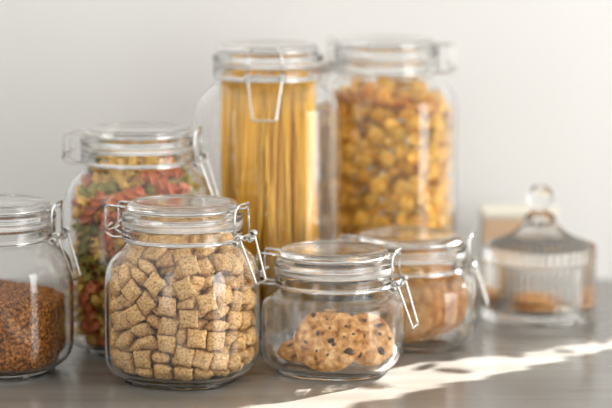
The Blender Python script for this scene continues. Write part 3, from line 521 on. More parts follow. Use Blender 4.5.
# ------------------------------------------------------------------ corn flakes
FLK = [-2664,6257,19182,355,247,674,-599,-263,6377,18846,-388,-427,543,-610,-1622,6380,16372,-456,-495,480,-562,-3616,6039,12046,567,420,566,-427,
-2774,5908,6716,251,-196,-600,-734,-3318,5785,5300,652,-591,287,377,-3030,5887,17430,499,-280,-684,-452,2209,5961,15456,-125,48,-709,-692,
935,6372,10314,516,589,472,-405,-4240,5778,13946,646,679,34,348,787,6375,16378,388,303,583,-646,552,6384,2691,494,434,498,-565,
-4402,5723,3365,129,-218,661,-706,143,6378,12136,691,667,139,-242,-970,6374,3100,168,81,-688,701,-1739,6221,8446,290,238,-560,738,
2549,6270,17332,102,198,665,-713,-1702,6327,4531,412,353,-545,639,-4068,5519,20278,-551,-812,119,-151,1482,6146,21019,817,574,12,49,
-29,6283,8523,596,476,-355,541,-594,6277,13896,51,300,-705,640,-2739,5923,2579,60,74,-814,-574,-1834,6025,11680,76,-100,806,578,
2334,6290,3296,467,337,-573,583,-3329,5752,9520,579,-799,-165,2,-4887,5352,6381,658,640,308,251,-4172,5409,16876,428,-24,-773,-468,
-2981,6091,13748,-61,300,-689,657,3549,6067,12002,686,680,20,-258,-4137,5271,18506,-810,495,157,-273,127,6100,4527,514,-384,615,459,
2735,5909,10295,775,-552,289,106,2568,5961,5590,267,-455,-486,-697,3529,6038,13631,-410,-521,-425,616,-5146,5135,12512,-403,171,-660,610,
2755,5882,19203,813,-567,133,-23,4352,5440,10523,586,-396,579,406,-846,5865,21102,152,-120,-874,-445,-616,6263,6599,706,617,87,-336,
-817,6268,10031,694,602,-118,378,4017,5440,4682,788,-570,96,-212,3159,5773,20262,831,-539,120,-64,4151,5662,15107,699,609,36,-373,
4288,5758,3053,227,-136,-680,684,4237,5781,17530,336,593,384,-623,781,6061,14544,-748,-433,336,-373,-4280,5371,2138,636,326,569,-407,
-4539,4981,10617,500,-627,-508,-314,4024,5697,8509,592,556,168,-558,-5709,4367,2900,207,696,-174,665,1928,6102,18720,266,529,528,-609,
-5758,4288,9453,-323,385,-577,644,-5647,4470,4849,458,681,111,560,1866,6163,6327,687,647,-18,-330,-1913,5788,19924,-139,-561,599,-554,
-5736,3371,7362,553,-568,-187,580,-5440,4017,11082,707,-471,-335,407,-866,4531,22367,696,89,411,-581,-5371,3697,12758,529,-693,95,481,
-5384,-67,21824,711,-351,-262,-550,-5440,4352,16923,-127,689,-129,-701,-4141,5444,9596,579,357,478,-556,-4454,4885,8519,380,-816,-435,-33,
-3995,5285,6938,345,-711,341,509,-1646,5737,12569,146,-457,594,646,-5909,2735,16695,-473,594,186,-623,-5697,4024,14909,-813,-275,-512,-24,
5047,5220,20078,-107,431,584,-679,-2134,5723,18177,-613,752,51,-237,5135,5146,6112,146,-346,-588,717,859,6070,8486,803,566,185,-15,
-3867,4507,21506,-82,204,-909,-353,-6038,3529,20031,725,68,669,-145,-6067,3549,18402,-667,-467,-495,-302,-3689,5440,15027,704,273,228,-615,
-5961,2568,11990,681,23,-665,-304,-2853,5540,10384,641,-421,-641,-30,1715,5777,11746,837,343,-12,427,-1752,5983,9241,632,201,416,-622,
1195,5982,6001,294,18,-769,567,21,5809,17085,402,-471,-673,-404,2644,5891,13148,-298,-656,-276,636,524,5844,17635,-532,-514,171,-651,
-3424,5352,20934,-56,305,-870,-384,2264,4132,22101,-91,-8,-938,-335,-1129,6015,16795,-47,-336,555,-760,-279,5719,11610,-435,398,544,597,
2556,4137,22826,417,-813,404,26,-4615,5137,4008,778,517,337,116,-4996,3214,21191,340,-811,-408,246,-5901,3555,5400,744,493,407,194,
-3036,5663,4422,501,263,617,-547,-6230,-299,7067,316,780,215,494,3051,5548,9227,642,-690,33,-332,3257,5366,15987,496,-842,-133,-164,
3711,5489,21166,728,558,-299,-264,-1140,5860,14140,-681,-306,231,-624,484,5908,19457,-38,-85,361,-928,-1202,5816,18525,63,-144,717,-680,
-1111,5902,6245,299,633,431,-569,-2953,5363,15818,-25,481,-783,-393,4660,4769,8924,-201,480,721,458,5205,1596,22131,742,-414,526,39,
3697,5371,6358,714,-422,557,-34,1161,4488,7532,2,246,-607,-756,-5548,3051,15627,-689,511,465,-219,-2890,5478,14759,-270,956,113,-29,
-281,5887,5263,889,323,-304,113,4224,4578,7110,752,559,-313,-151,-2018,5684,14884,-461,-224,165,-842,1551,-4747,22829,669,-242,302,635,
2436,5418,7825,35,83,942,323,-6378,143,18536,-660,-374,-570,-317,1112,3652,22569,461,220,205,-835,-372,-1953,22851,-31,292,636,-714,
5778,4240,7546,703,504,-456,-210,-6290,2334,9696,-82,644,-167,742,-6061,781,20944,-266,-544,-69,-793,-4724,4890,5229,258,613,-217,715,
-5891,2644,19548,660,269,659,-239,1387,5483,13266,132,202,230,943,-5489,3711,1966,702,606,183,328,2564,5346,6707,133,271,-259,917,
5409,4172,10476,29,563,529,634,-6028,1892,6462,587,-457,-375,554,5549,4573,17681,746,380,-547,-14,-6100,127,10927,39,-706,163,688,
5271,4137,12106,765,-461,239,-380,1193,3065,22824,795,232,291,-480,4217,5243,11883,407,274,-417,765,-3457,-808,22766,-277,-822,-161,-470,
-2628,5117,7114,715,-274,-532,-361,-1450,5586,1522,818,257,-23,514,817,5263,22051,69,612,-748,-247,4427,5090,13279,504,436,601,-442,
-4700,4802,15712,-894,-180,-411,-13,3853,5398,18292,102,471,412,-773,-2836,5451,3212,440,-877,-130,141,1307,5419,10974,47,-366,835,409,
-4517,4493,2181,585,-445,-598,-318,-2007,5315,1002,533,151,-136,821,-1642,5641,10317,-62,-102,-312,942,3012,5122,1638,848,-136,-192,475,
-4769,4660,15324,466,171,-849,-181,5540,2853,3984,432,-751,-155,-475,-6263,-616,12999,737,375,498,261,-3087,-2134,22792,46,205,876,-433,
4936,4923,18865,-507,83,734,-445,4230,-3296,22757,797,-106,-569,-171,-5369,2638,13762,363,-51,341,865,-5411,3846,7085,57,-883,109,-454,
-2770,3891,22216,234,-922,-215,-221,-6163,1866,12727,719,470,445,252,-5249,-741,13936,700,-505,-109,494,-3679,-99,22322,625,-423,-418,506,
-5749,1600,5685,10,-567,318,760,3817,5438,13678,715,683,144,38,-5328,3436,10668,-47,-433,511,741,5356,4222,15595,-394,-325,-745,-430,
-3663,4866,7268,589,-207,-728,-284,1207,5769,12417,962,231,139,-38,5371,4280,21338,161,633,171,-737,-1513,5070,21851,816,164,15,-554,
-2724,5523,13068,-522,61,629,573,366,5221,6112,606,368,-582,398,-3984,4967,19620,802,-204,-392,-401,2933,5257,3186,674,-462,528,231,
5100,4409,6788,649,468,-597,62,1651,5415,9282,517,-723,-457,30,-6025,-1834,18080,355,641,-499,-462,-2371,4797,21978,971,198,-134,-7,
-6372,935,16714,-651,-83,-750,-79,5549,3578,17903,344,576,328,-665,-528,5624,15120,-515,-250,-45,-818,-5908,-2774,13116,697,285,-563,-341,
3436,5328,4268,491,56,668,557,-2711,5319,16530,223,42,-825,-517,578,3771,21515,376,-910,-68,160,1421,5029,1082,587,-69,31,-806,
3541,5163,10900,588,-676,384,226,2539,5187,7981,-304,-273,-347,844,-1596,5205,2931,497,-664,79,552,374,-1246,22688,306,892,-15,-332,
4885,4454,2119,245,-885,269,-292,-49,5244,20646,364,-915,-147,90,871,3953,22063,840,89,151,-513,-4111,4775,11293,240,-930,157,230,
1880,5543,4290,470,434,-189,-745,-6091,-2981,20148,508,-700,275,-421,-1620,-3801,22582,-32,139,809,-570,1237,5582,4115,350,507,-198,-763,
-5014,4027,9086,738,-451,-502,-14,-4584,-1184,22092,599,-442,-28,-667,5752,3329,3120,411,-681,448,-408,-741,5249,7536,844,-434,280,-146,
-6384,552,9091,749,-46,659,-50,-5717,2520,4669,517,507,-215,656,-906,5776,13512,443,693,-391,413,3818,5252,16477,412,382,451,-694,
-6146,1482,1819,544,397,414,612,-1508,5586,5821,657,663,-311,-179,-4409,5100,13188,415,753,-91,502,2638,5369,7362,869,205,277,355,
2736,5306,14193,-47,-94,-949,-296,-3092,4609,1307,12,-379,-896,-231,1511,5238,14508,-218,264,-816,-466,-2155,2468,22183,731,212,134,-634,
-2806,1776,22635,498,-541,666,-130,-6073,-1321,3959,574,436,-641,-263,-4098,3459,21289,-228,802,-386,-395,-4480,4373,16044,326,-272,469,-774,
-6376,-391,5492,661,-74,745,-57,-1654,5131,20715,796,175,-238,528,-5865,-846,1902,422,534,-703,-207,4493,4517,21381,189,-738,-108,-639,
1849,5739,17844,290,306,674,-607,5908,3843,19477,456,723,-200,-480,4959,4816,16000,-788,-8,483,-382,-5600,1817,3384,666,29,23,745,
-5106,2731,7023,271,495,452,-691,3564,3797,21707,323,-856,356,-187,-5438,3817,20078,-479,-381,-585,-532,-5980,-2275,2841,359,651,-479,-467,
-4578,4224,13510,639,617,174,425,-5543,1880,10690,859,441,174,-194,-6277,-594,20296,417,-711,286,-489,-6221,-1739,14846,317,-565,228,-727,
4442,3592,1106,288,-212,-18,934,-6374,-970,9500,-377,544,-429,614,5352,3424,14534,-311,-400,-831,-232,-2122,4861,21494,168,-981,91,-26,
-3748,3356,22399,301,-3,-35,-953,5519,4068,13878,496,490,-658,-283,-5375,440,3597,131,-70,-943,298,1874,5305,9956,381,-764,392,343,
-3001,5186,19436,223,146,855,-445,3739,2841,22605,-71,-243,-949,-188,-6327,-1702,10931,-160,635,-136,743,4205,4335,5712,344,18,477,809,
-4722,2263,21652,456,-133,219,-852,-6283,-29,14923,-39,-587,-86,-804,-269,5618,3561,278,-424,-648,-569,-5737,-1646,18969,353,743,-97,-560,
3214,4996,14791,415,-862,285,-66,-357,-4838,22465,414,-331,-576,-623,854,4751,20667,-385,-447,-65,-805,-4059,3866,19748,129,-50,734,-665,
-6311,-2135,5412,321,533,420,661,5444,4141,3196,16,590,85,-802,-6070,859,14886,-578,-269,-531,-558,-5418,2436,14225,203,607,-725,-253,
4802,4700,9312,641,418,163,-622,4272,-4460,22529,485,-765,22,424,-5923,-2739,8979,448,628,-523,-363,-3022,5297,11480,677,100,664,-302,
3906,-2059,22427,854,-57,-516,12,-5540,-2853,16784,-475,-155,751,-432,-6290,-2301,7099,614,-504,476,-378,-830,4831,20341,-702,179,-229,-650,
4651,-443,22646,729,-453,-377,348,-388,5851,9823,-384,-127,-677,615,-5752,-3329,15920,-408,448,681,-411,3018,4469,8552,194,-548,612,537,
3084,5042,19941,782,-554,-226,-175,97,4773,14690,109,953,195,-206,-196,5360,1722,91,313,-920,-218,-5360,-196,8122,219,872,-429,-90,
6091,2981,7348,421,-275,-700,508,4981,4539,4217,132,-803,85,-576,2791,4513,10789,317,-628,624,342,-6268,-817,16431,-223,-509,-342,-758,
-4596,3833,6722,611,-405,-434,524,-5243,4217,18283,253,-488,101,-829,1739,2206,22642,387,-55,316,-865,773,5485,9232,-135,-125,787,589,
139,4989,2131,111,-562,-774,-271,-2354,5031,8135,790,18,201,-579,3936,169,22812,-141,-881,-253,-374,5980,2275,15641,-467,-479,-651,-359,
6257,2664,12782,172,-651,-302,675,2253,3480,20338,407,-879,115,-218,5319,220,22318,746,-226,-599,185,6025,1834,5280,462,499,641,355,
-4371,2404,22168,983,-19,118,-136,4984,2927,21382,218,-845,383,-303,-5723,-103,2702,924,-227,250,176,2377,3949,19657,-127,504,-835,-181,
-1360,5165,7368,756,277,-592,11,-3297,1094,22455,207,-851,311,-369,2046,3387,1588,78,-604,-786,-108,6290,2301,19899,-378,476,504,-614,
-5615,363,4047,543,-186,-68,-816,-5483,1387,19666,573,20,-306,-760,1423,5550,2907,884,309,-242,256,-5263,817,2851,224,962,-96,-126,
-4523,1990,19307,932,-284,-226,-11,-5523,-2724,19468,774,402,-488,-36,-786,5229,17266,647,-674,-329,-137,1382,317,22358,770,-495,269,300,
-1025,5334,19191,786,618,15,-26,-5625,2215,2886,745,-12,-119,656,-5887,-281,11663,549,444,13,708,2674,4266,13899,496,-336,377,707,
1837,4883,21629,159,-920,295,-202,-5578,1892,8506,-594,139,0,793,91,302,22839,325,-693,548,-338,-67,5384,15424,114,-434,63,-892,
-62,5010,1156,52,-998,-20,7,871,4762,15849,-147,679,-699,-169,-5090,4427,19679,-669,117,-733,-44,-5785,-3318,11700,195,-621,-215,728,
806,5022,8012,34,-543,-807,231,-626,4642,7882,45,647,-761,18,4609,3092,20507,-154,-902,-365,-172,6221,1739,2046,727,-228,-565,317,
-4335,4205,12112,-328,-324,350,815,-1551,4747,10029,-635,-302,-242,669,4667,1563,21607,-252,-369,-655,-609,-5419,1307,17374,256,849,-331,-322,
4154,4611,18273,-69,273,591,-756,-1235,-379,22504,-8,-111,-94,-989,732,4871,19710,-872,-252,-253,-335,449,5684,4784,288,368,371,-802,
-3921,4723,5442,515,-654,-150,534,5323,2865,1140,34,271,51,-961,5887,3030,11030,-33,682,286,673,4183,3954,1657,670,333,-69,-660,
-4484,4175,3179,545,-784,-230,190,-5122,3012,8038,264,39,-232,936,-5719,-279,18010,730,103,-666,-114,-1642,5074,15116,-426,-309,14,-850,
6039,3616,5646,99,697,103,-702,816,4667,13156,233,342,155,897,2371,4966,4502,172,-805,147,-548,-5860,-1140,20540,-40,-380,-53,-923,
-4976,3812,3790,779,208,486,-337,6311,2135,18212,661,420,-533,-321,-5725,-632,2344,948,-62,226,217,-1190,3247,21432,-377,-178,120,-901,
1235,5196,13973,-58,230,84,968,4812,4539,17240,669,682,-204,-215,269,3320,858,650,60,-37,757,4027,5014,2686,512,-674,-36,-531,
-5908,-3843,6677,480,200,723,456,-5361,1467,8303,58,-557,-826,65,-5582,1237,10515,787,498,218,-292,-5238,1511,20908,175,764,-390,-484,
1892,5578,2106,141,99,-98,980,2690,-4109,22449,511,731,347,288,2721,3704,4513,642,150,-464,592,5440,3689,8627,-63,-354,31,932,
-4212,4172,16950,-467,697,505,-201,-4423,1407,17909,-84,-399,22,-913,-3300,4355,7305,399,172,792,-429,-2673,238,22252,63,-531,794,-290,
5602,3234,16366,-609,185,-769,-55,-5983,-1752,15641,-887,152,-437,-7,-5356,-4222,2795,430,745,-325,-394,-5140,3298,5521,635,-256,338,-646,
-3954,4183,8057,940,284,187,7,-4899,2536,17976,-192,-435,-92,-875,-3369,4892,17374,-270,803,-314,-428,-2488,3317,21432,132,-989,-4,-61,
-3769,3802,1100,767,189,182,-585,-4762,871,22249,15,975,-14,-223,-2806,5166,3514,305,563,-347,685,-5982,1195,12401,-193,557,-531,609,
-3804,1586,14143,-578,60,-335,-742,5523,2724,6668,36,488,402,774,-5163,3541,17300,-255,749,206,-576,-4714,-1936,22470,380,655,-643,-114,
-5902,-1111,12645,614,143,753,-190,-4412,126,16636,637,-124,633,-423,-1612,4163,7069,48,231,487,-841,-5306,2736,20593,176,605,-738,-243,
-1598,4937,13103,-135,328,664,658,3379,4963,4871,24,-560,-427,709,-2927,4984,2182,369,-868,-326,-60,-2597,3880,1283,519,354,-94,773,
-5723,-4402,9765,590,-622,313,-408,4216,3931,7979,-12,892,449,42,4967,3984,13220,-283,422,133,851,-2718,-4742,22400,840,-218,-394,-302,
1069,4522,4397,482,76,-333,807,-1348,2442,21591,794,178,196,-547,2557,2926,1652,681,285,-223,636,2536,4899,11576,754,373,-243,483,
831,-3457,22772,340,-76,-113,-930,1701,1425,22847,933,273,185,-146,2697,4368,2077,903,159,5,-400,5788,1913,13524,490,-26,-820,294,
-1289,5078,4581,10,-223,-245,-943,-5415,1651,15682,-344,189,835,-387,1871,-1665,22777,241,190,-938,163,-4184,3425,18576,-398,43,876,-269,
1590,4773,18857,-15,-660,-469,-586,-5435,3105,2609,685,198,276,-645,-5222,3221,4342,347,475,-228,776,-1504,3623,1028,946,48,216,-236,
3075,4742,18413,-68,512,-69,-853,3203,4958,1109,961,124,-183,163,1464,4886,14968,313,-413,-809,-279,267,5589,18454,-255,-192,436,-841,
6277,594,7496,489,-286,-711,417,-5549,-3578,5103,665,-328,576,344,4564,1746,1200,156,-903,389,-90,-5352,-3424,1734,232,831,-400,-311,
-1807,-4857,22454,665,-344,-542,-383,905,1394,21830,232,-355,-287,-859,-1386,1336,22358,895,227,-70,-378,-5641,-1642,16717,710,-149,293,-623,
962,4147,19949,126,-502,276,-810,-5478,-2890,21159,-170,596,756,-212,4460,4272,3329,43,-556,-525,643,-1700,4329,10785,260,-935,222,-95,
4599,4137,16287,379,607,241,-656,-99,3679,15922,800,-594,4,-84,1994,4106,6579,436,-859,-223,-146,-1351,3714,20713,791,30,29,610,
-1473,-2250,22101,-648,8,-324,-689,1958,3818,11962,527,-845,-12,92,-6039,-3616,18446,-702,103,-697,-99,-4692,1213,15015,-274,-593,-748,-116,
4775,4111,4893,332,-547,768,-7,-5285,-3995,13338,-116,-744,-262,604,-5244,-49,1446,194,-543,-751,322,2347,3088,22522,276,-122,939,164,
-1563,4667,2407,253,202,-725,-609,4228,3939,19500,9,937,-313,-156,-405,4649,5412,120,332,476,805,226,4745,12586,671,-514,465,-265,
2059,3906,3227,595,325,-406,613,-3616,4258,4877,401,-748,-168,501,-3591,4589,12107,-342,-521,398,674,2404,4371,15768,599,70,97,-792,
-5550,1423,9307,444,389,47,806,6073,1321,16759,-263,-641,-436,-574,2504,5041,5280,86,-305,-195,928,-5602,-3234,3566,55,769,185,-609,
-597,4296,1703,891,295,-99,331,-5777,1715,18146,-290,-251,-234,-893,-5778,-4240,20346,-210,-456,-504,-703,-2960,2940,21834,851,92,-179,484,
3856,4165,7248,345,-197,-445,803,5586,1450,20722,942,166,-198,-215,-4689,-425,17835,-19,225,-828,-514,-451,3940,21343,137,-71,-971,-181,
6283,29,2123,804,86,-587,-39,-5196,1235,20373,725,-103,-222,-644,1607,4845,2895,28,167,463,-870,6377,263,12446,705,-82,-686,157,
6380,1622,9972,720,11,-689,75,5865,846,14702,-207,-703,-534,-422,-4266,2674,20299,149,504,-29,-850,-2596,3843,7309,705,630,205,-252,
-4963,3379,11271,-484,-94,-698,518,-4885,-4454,14919,-292,269,885,-245,3124,1742,21621,132,-410,-901,58,-5047,-5220,7278,679,-584,431,-107,
5478,2890,8359,212,-756,596,-170,-1158,2063,13760,753,240,-20,-612,-5769,1207,18817,-707,-65,-261,-654,570,701,20798,930,217,155,-255,
-3606,3873,14558,766,33,225,-601,-5131,-1654,1515,190,292,-44,936,-5549,-4573,4881,14,547,380,746,-1049,4464,20314,-138,-469,837,-246,
-4469,3018,14952,242,820,-45,-517,5723,2134,11777,601,-568,496,-265,6015,1129,10395,571,-155,-630,504,-4742,2718,16000,380,-433,-124,-808,
-5586,-1450,7922,215,198,166,942,4528,-2975,22458,429,782,354,283,-2835,1410,8113,-527,73,-406,743,3296,4230,3557,685,327,-477,443,
6375,-787,9978,183,-627,-198,731,2560,5040,16846,-207,-474,-821,-242,2288,4932,20856,881,182,-139,-413,6376,391,18292,-57,745,74,-661,
1698,4134,2529,530,218,-504,646,1990,4523,12907,-651,360,-41,667,6372,-935,3914,79,750,-83,-651,-3392,3153,7884,-114,-191,906,360,
5136,3595,19844,219,808,-225,-499,5360,196,20922,-90,-429,-872,-219,5725,632,15144,217,226,62,-948,-5302,1591,7476,347,542,-182,-744,
1504,3940,18286,-724,484,-491,-18,4937,1598,6703,370,701,238,561,-2416,4677,16923,467,-756,-458,-22,5014,-4027,21886,-14,-502,451,-738,
-4886,1464,21368,418,280,-864,24,-5451,-2836,9612,212,-529,-712,411,-5834,-2136,4215,708,134,643,259,6028,-1892,19262,554,-375,457,-587,
-5022,806,14412,140,-187,954,-187,3153,3392,1484,174,506,776,335,4642,626,1482,44,-81,-996,-19,-2916,4323,20643,-411,3,100,-906,
-5189,-1714,947,951,-29,144,270,6268,817,3631,758,342,-509,-223,-3691,1985,7163,717,86,500,-478,5122,-3012,20838,936,-232,-39,-264,
4354,1249,22190,502,-5,838,215,-3006,-2998,22611,357,921,-21,-158,6146,-1482,14619,612,414,-397,-544,1230,5076,6038,5,-228,-699,-678,
5578,-1892,21306,793,0,-139,594,3348,1792,948,98,-164,10,982,3556,3617,4444,198,-472,-598,-617,-5257,2933,9586,313,-700,47,640,
-5074,-1642,21516,300,-228,-209,-903,-5346,2564,13107,-555,375,8,743,1204,3294,12156,652,114,-208,720,6270,-2549,10932,432,-610,-330,576,
6378,-143,5736,317,570,-374,-660,-671,3188,13685,526,167,-362,751,-5031,-2354,14535,-968,129,-155,-149,-671,1491,22104,749,160,-200,611,
-4981,-4539,17017,-576,85,803,-132,4892,3369,10974,494,-346,790,112,5131,1654,14315,936,-44,-292,-190,-1184,4584,15692,-48,-332,293,-895,
-4745,226,18986,-661,692,34,-287,5961,-2209,9056,578,467,536,401,-5450,-1431,4706,526,-482,-18,-700,1407,4423,11509,705,267,-298,586,
1467,5361,1903,87,-978,-190,5,-2996,3099,19833,-383,910,49,-150,-4163,2721,21359,-76,419,-835,-349,5983,1752,2841,7,437,152,-887,
-4773,1396,5914,335,-376,223,-835,-2597,3383,10234,879,241,43,-408,-4163,3364,1731,344,-832,-404,-162,-496,2818,22153,-258,-73,22,-963,
-3931,4216,14379,38,-313,-949,-21,5302,-1591,20276,-744,-182,-542,-347,337,4684,18724,-114,218,-666,-705,4589,3591,5707,235,-86,650,718,
-5371,-4280,8538,737,-171,633,161,5882,-2755,12803,-559,307,-495,591,5301,1603,19794,372,-765,483,-208,4845,-1607,22095,-596,445,210,-635,
-2573,4957,17726,-460,-269,309,-788,-1901,3285,20166,-675,-83,-405,-611,245,-1687,22323,-140,278,761,-569,5737,1646,6169,560,97,743,353,
6230,299,19867,494,215,-780,-316,4296,597,20903,864,139,-279,-395,-5041,2504,11680,-595,-78,-354,717,-2127,3741,14008,53,209,-958,-189,
-5776,-906,19912,-21,-766,-214,-605,-3688,2141,6493,492,-773,-23,400,-4272,4460,9729,-424,-22,-765,485,-5205,-1596,9331,-39,-526,-414,742,
-2658,2435,7424,782,79,420,454,1401,3010,13790,170,-726,645,-163,602,2174,8379,-120,-1,933,339,801,2148,12766,357,-563,741,78,
-2668,4476,13850,-180,101,214,955,-425,4689,11435,377,426,744,349,1644,3522,1147,100,686,-712,-111,-220,5319,3118,397,264,-583,658,
5106,-2731,19823,-691,452,-495,-271,-2928,1751,21310,-56,62,-138,-987,5773,-3159,13862,-542,297,-466,633,-5352,-4887,12781,288,235,670,643,
1525,2093,22044,181,912,-281,-237,5363,2953,9418,296,213,894,260,-198,4893,12604,683,19,-635,361,-655,3906,20176,-117,-717,633,-268,
1306,5015,16581,29,-772,-590,-234,-3018,-4469,21352,537,612,548,-194,5909,-2735,3895,623,-186,594,-473,6067,-3549,5602,302,495,-467,-667,
-3090,4703,9410,805,-297,-483,-176,-2962,4065,8508,-368,139,-99,914,5736,-3371,20162,580,-187,568,-553,-2790,-1603,21357,-101,-100,974,-176,
5684,2018,8484,922,42,-275,270,-1699,5498,11685,631,725,-167,219,-2434,4650,18199,-637,-416,199,-618,1161,3650,6445,515,74,-768,374,
4373,4480,9644,317,-139,-524,778,-5444,-4141,15996,-802,85,-590,-16,2509,-322,21932,202,-310,923,-104,-5338,413,6653,550,-470,-305,619,
3425,4184,12176,472,-650,-589,-91,-1678,2782,8437,10,-474,-880,-4,5031,2354,1735,149,155,129,-968,5844,-524,11235,836,243,-484,84,
943,5003,11064,883,250,228,-325,-4937,-1598,19503,561,238,-701,-370,-3734,3383,13903,203,685,-328,618,-5627,699,5069,749,-74,466,-465,
-4058,-2331,21018,29,-140,-126,-982,-1017,4813,8389,70,533,-841,-59,2263,4722,15252,-280,61,250,-925,-1674,4991,4549,268,939,-59,-207,
6102,-1928,12320,243,-747,1,619,-5187,2539,14381,812,-52,438,-382,1247,3515,14508,-525,-49,79,-846,-4667,816,19556,470,-132,-351,-799,
3786,-86,21401,132,-869,381,-285,-4959,-4816,3200,382,-483,-8,-788,5717,-2520,17469,656,-215,-507,-517,-214,4011,4021,925,360,-105,52,
-1655,4940,9279,516,-55,-347,781,-3223,280,17023,322,502,-782,-181,3236,2785,22018,30,-997,68,17,-5165,-1360,13768,527,615,-223,542,
-5135,-5146,18912,717,-588,346,-146,-4179,-58,4025,333,-357,-873,10,5042,-3084,13541,-429,551,-232,677,5809,-21,10685,1,809,143,570,
5418,-2436,1425,253,725,607,203,5719,279,5210,114,666,103,730,-5351,-781,3771,253,-422,-768,410,-56,5074,9979,277,-429,637,577,
5834,2136,17015,259,643,-134,-708,4703,3090,3010,445,-552,-131,-693,6038,-3529,7231,145,-669,68,725,5625,-2215,15686,656,-119,12,-745,
5624,528,8720,943,209,-145,214,5777,-1715,5346,893,234,-251,-290,5440,-4352,4123,701,129,689,-127,5844,2444,18997,-658,54,720,-212,
6061,-781,8144,793,69,-544,-266,5723,103,15502,176,250,227,-924,-5684,449,11184,771,-2,523,-364,3184,-2516,22100,852,270,-429,-132,
5615,-363,16847,-816,-68,186,-543,-4247,-2934,21632,936,44,215,274,-3022,-1172,21919,143,57,988,-16,6070,-859,2086,558,531,-269,-578,
-1871,4847,6062,117,688,228,-679,-4368,2697,8477,921,109,116,355,-5851,-388,16223,706,-389,568,-163,-3380,2016,14275,-635,-65,-389,-665,
-4936,-4923,6065,445,-734,83,-507,5781,-4237,11130,203,-691,148,678,5908,-484,13057,683,-195,-316,629,-5305,1874,16356,-27,818,263,-512,
5438,-3817,7278,532,585,-381,-479,-5301,1722,4725,201,398,-592,-672,-4566,-2044,7312,519,-60,-821,-231,-1746,4564,7600,174,-914,-363,47,
-4488,1161,13932,536,603,-255,-533,-4773,97,21090,223,535,812,-69,4357,718,7143,198,-409,23,890,5435,-3105,15409,-645,276,-198,-685,
-5136,-3595,7044,499,225,808,219,-5100,-4409,19588,62,-597,-468,-649,-5498,-1699,18085,-292,-631,-395,-601,169,1376,20145,328,-344,641,-602,
-4866,-3663,13668,617,368,-661,216,5338,-413,19453,619,-305,470,-550,-3741,-2127,20408,171,825,-529,-97,5860,1140,7740,923,53,-380,-40,
-5586,-1508,12221,591,688,249,338,-4812,-4539,4440,215,204,682,669,-4132,2264,2901,173,657,-669,-301,-5663,-3036,10822,741,-250,622,-32,
-5137,-4615,10408,469,127,604,632,4989,-139,21331,-113,-944,-149,-270,-4470,-5647,11249,-72,403,560,720,5697,-4024,2109,24,512,-275,-813,
5419,-1307,4574,322,331,849,256,5297,3022,5080,265,540,399,-692,5662,-4151,8707,-230,-456,405,758,-4476,-2668,20250,802,80,-222,-548,
-4940,-1655,15679,187,-207,284,-917,5163,-3541,4500,576,-206,749,-255,5891,-2644,6748,239,-659,269,660,5816,1202,12125,436,-405,-608,525,
-5221,366,12512,147,672,-151,710,-5844,-2444,6197,212,-720,54,-658,5901,-3555,18200,194,407,-493,-744,5022,-806,1612,187,-954,-187,140,
4566,2044,20112,-231,-821,60,-519,5647,-4470,17649,560,111,-681,-458,5709,-4367,15700,665,-174,-696,-207,-4513,2791,17189,17,885,3,-466,
-380,1764,21802,-108,952,260,-117,-4237,-5781,4730,623,-384,593,336,-3371,-5736,13762,-20,-270,-534,801,-4165,3856,13648,-324,175,-454,811,
5749,-1600,18485,760,318,567,-10,4861,2122,15094,100,-629,759,-137,-5485,773,15632,512,645,-468,-321,5220,-5047,13678,556,-718,-108,405,
5366,-3257,9587,-235,690,-501,467,-652,4913,8881,78,-925,-343,146,-4288,-5758,15853,684,-680,136,-227,-4893,-198,19004,-228,-462,436,-738,
-3881,3466,17214,114,804,-142,-567,2188,-3109,22414,-442,45,-74,-893,2793,1473,22082,-452,-247,87,-853,-4883,1837,2429,255,-859,-442,-30,
5186,3001,13036,157,-707,-501,473,-4667,-1563,8807,609,655,-369,-252,-5117,-2628,13514,761,183,-570,250,4132,-2264,15701,-301,-669,-657,-173,
-4367,-5709,9300,-324,615,369,617,-4589,-3591,18507,718,650,86,-235,-3697,-5371,19158,-34,557,422,-714,2975,4528,3258,103,303,803,503,
-5138,338,5222,823,-123,485,-269,-3617,3556,10844,576,89,-757,-296,2718,4742,9600,302,394,-218,840,-2331,4058,14618,-674,-188,10,-715,
-5297,-3022,17880,-692,399,-540,-265,-2942,4579,5648,493,245,-810,-202,-4984,-2927,8582,303,-383,-845,218,5600,-1817,16184,745,23,-29,-666,
2009,591,1327,51,798,595,-78,-4824,-1087,7128,728,-585,-188,-304,5306,-2736,7793,243,738,605,176,1213,4692,8615,276,948,109,-112,
-3846,-5411,13485,361,-701,-547,-280,3364,4163,20931,128,-874,303,-358,5548,-3051,2827,219,-465,511,-689,1851,3632,5172,340,264,-242,-870,
-49,4639,6616,568,701,-326,-282,-4989,139,8531,270,149,-944,-113,-4966,2371,10902,509,-673,-465,-266,-4017,-5440,17482,-212,96,570,-788,
257,4599,20735,-176,957,46,-227,-3613,-3516,22109,-332,-31,-100,-937,5769,-1207,6017,654,261,-65,-707,-5070,-1513,2651,969,105,127,185,
-4137,2556,3626,276,-861,-289,314,5319,2711,10130,208,554,613,523,-4183,-3954,14457,-660,-69,-333,-670,-5003,943,17464,-854,-16,-338,-394,
5361,-1467,21103,65,-826,557,-58,-5319,-220,9518,-185,599,-226,746,-5074,-56,16379,212,754,-147,-604,-4329,-1700,17185,-252,818,504,-117,
5415,-1651,2882,387,-835,189,-344,-4361,1738,4136,469,-558,-668,150,-4890,-4724,11629,-323,587,280,688,4871,-732,13310,854,357,1,-379,
-2926,2557,8052,32,359,43,932,-2690,4109,9649,-288,-347,731,511,-362,3965,16549,827,-522,-59,-198,-3159,-5773,7462,64,-120,-539,831,
5483,-1387,6866,760,306,20,573,-1019,-868,6810,447,590,398,542,-4609,-3092,7707,172,365,-902,-154,-2364,4434,19213,-387,-606,285,-634,
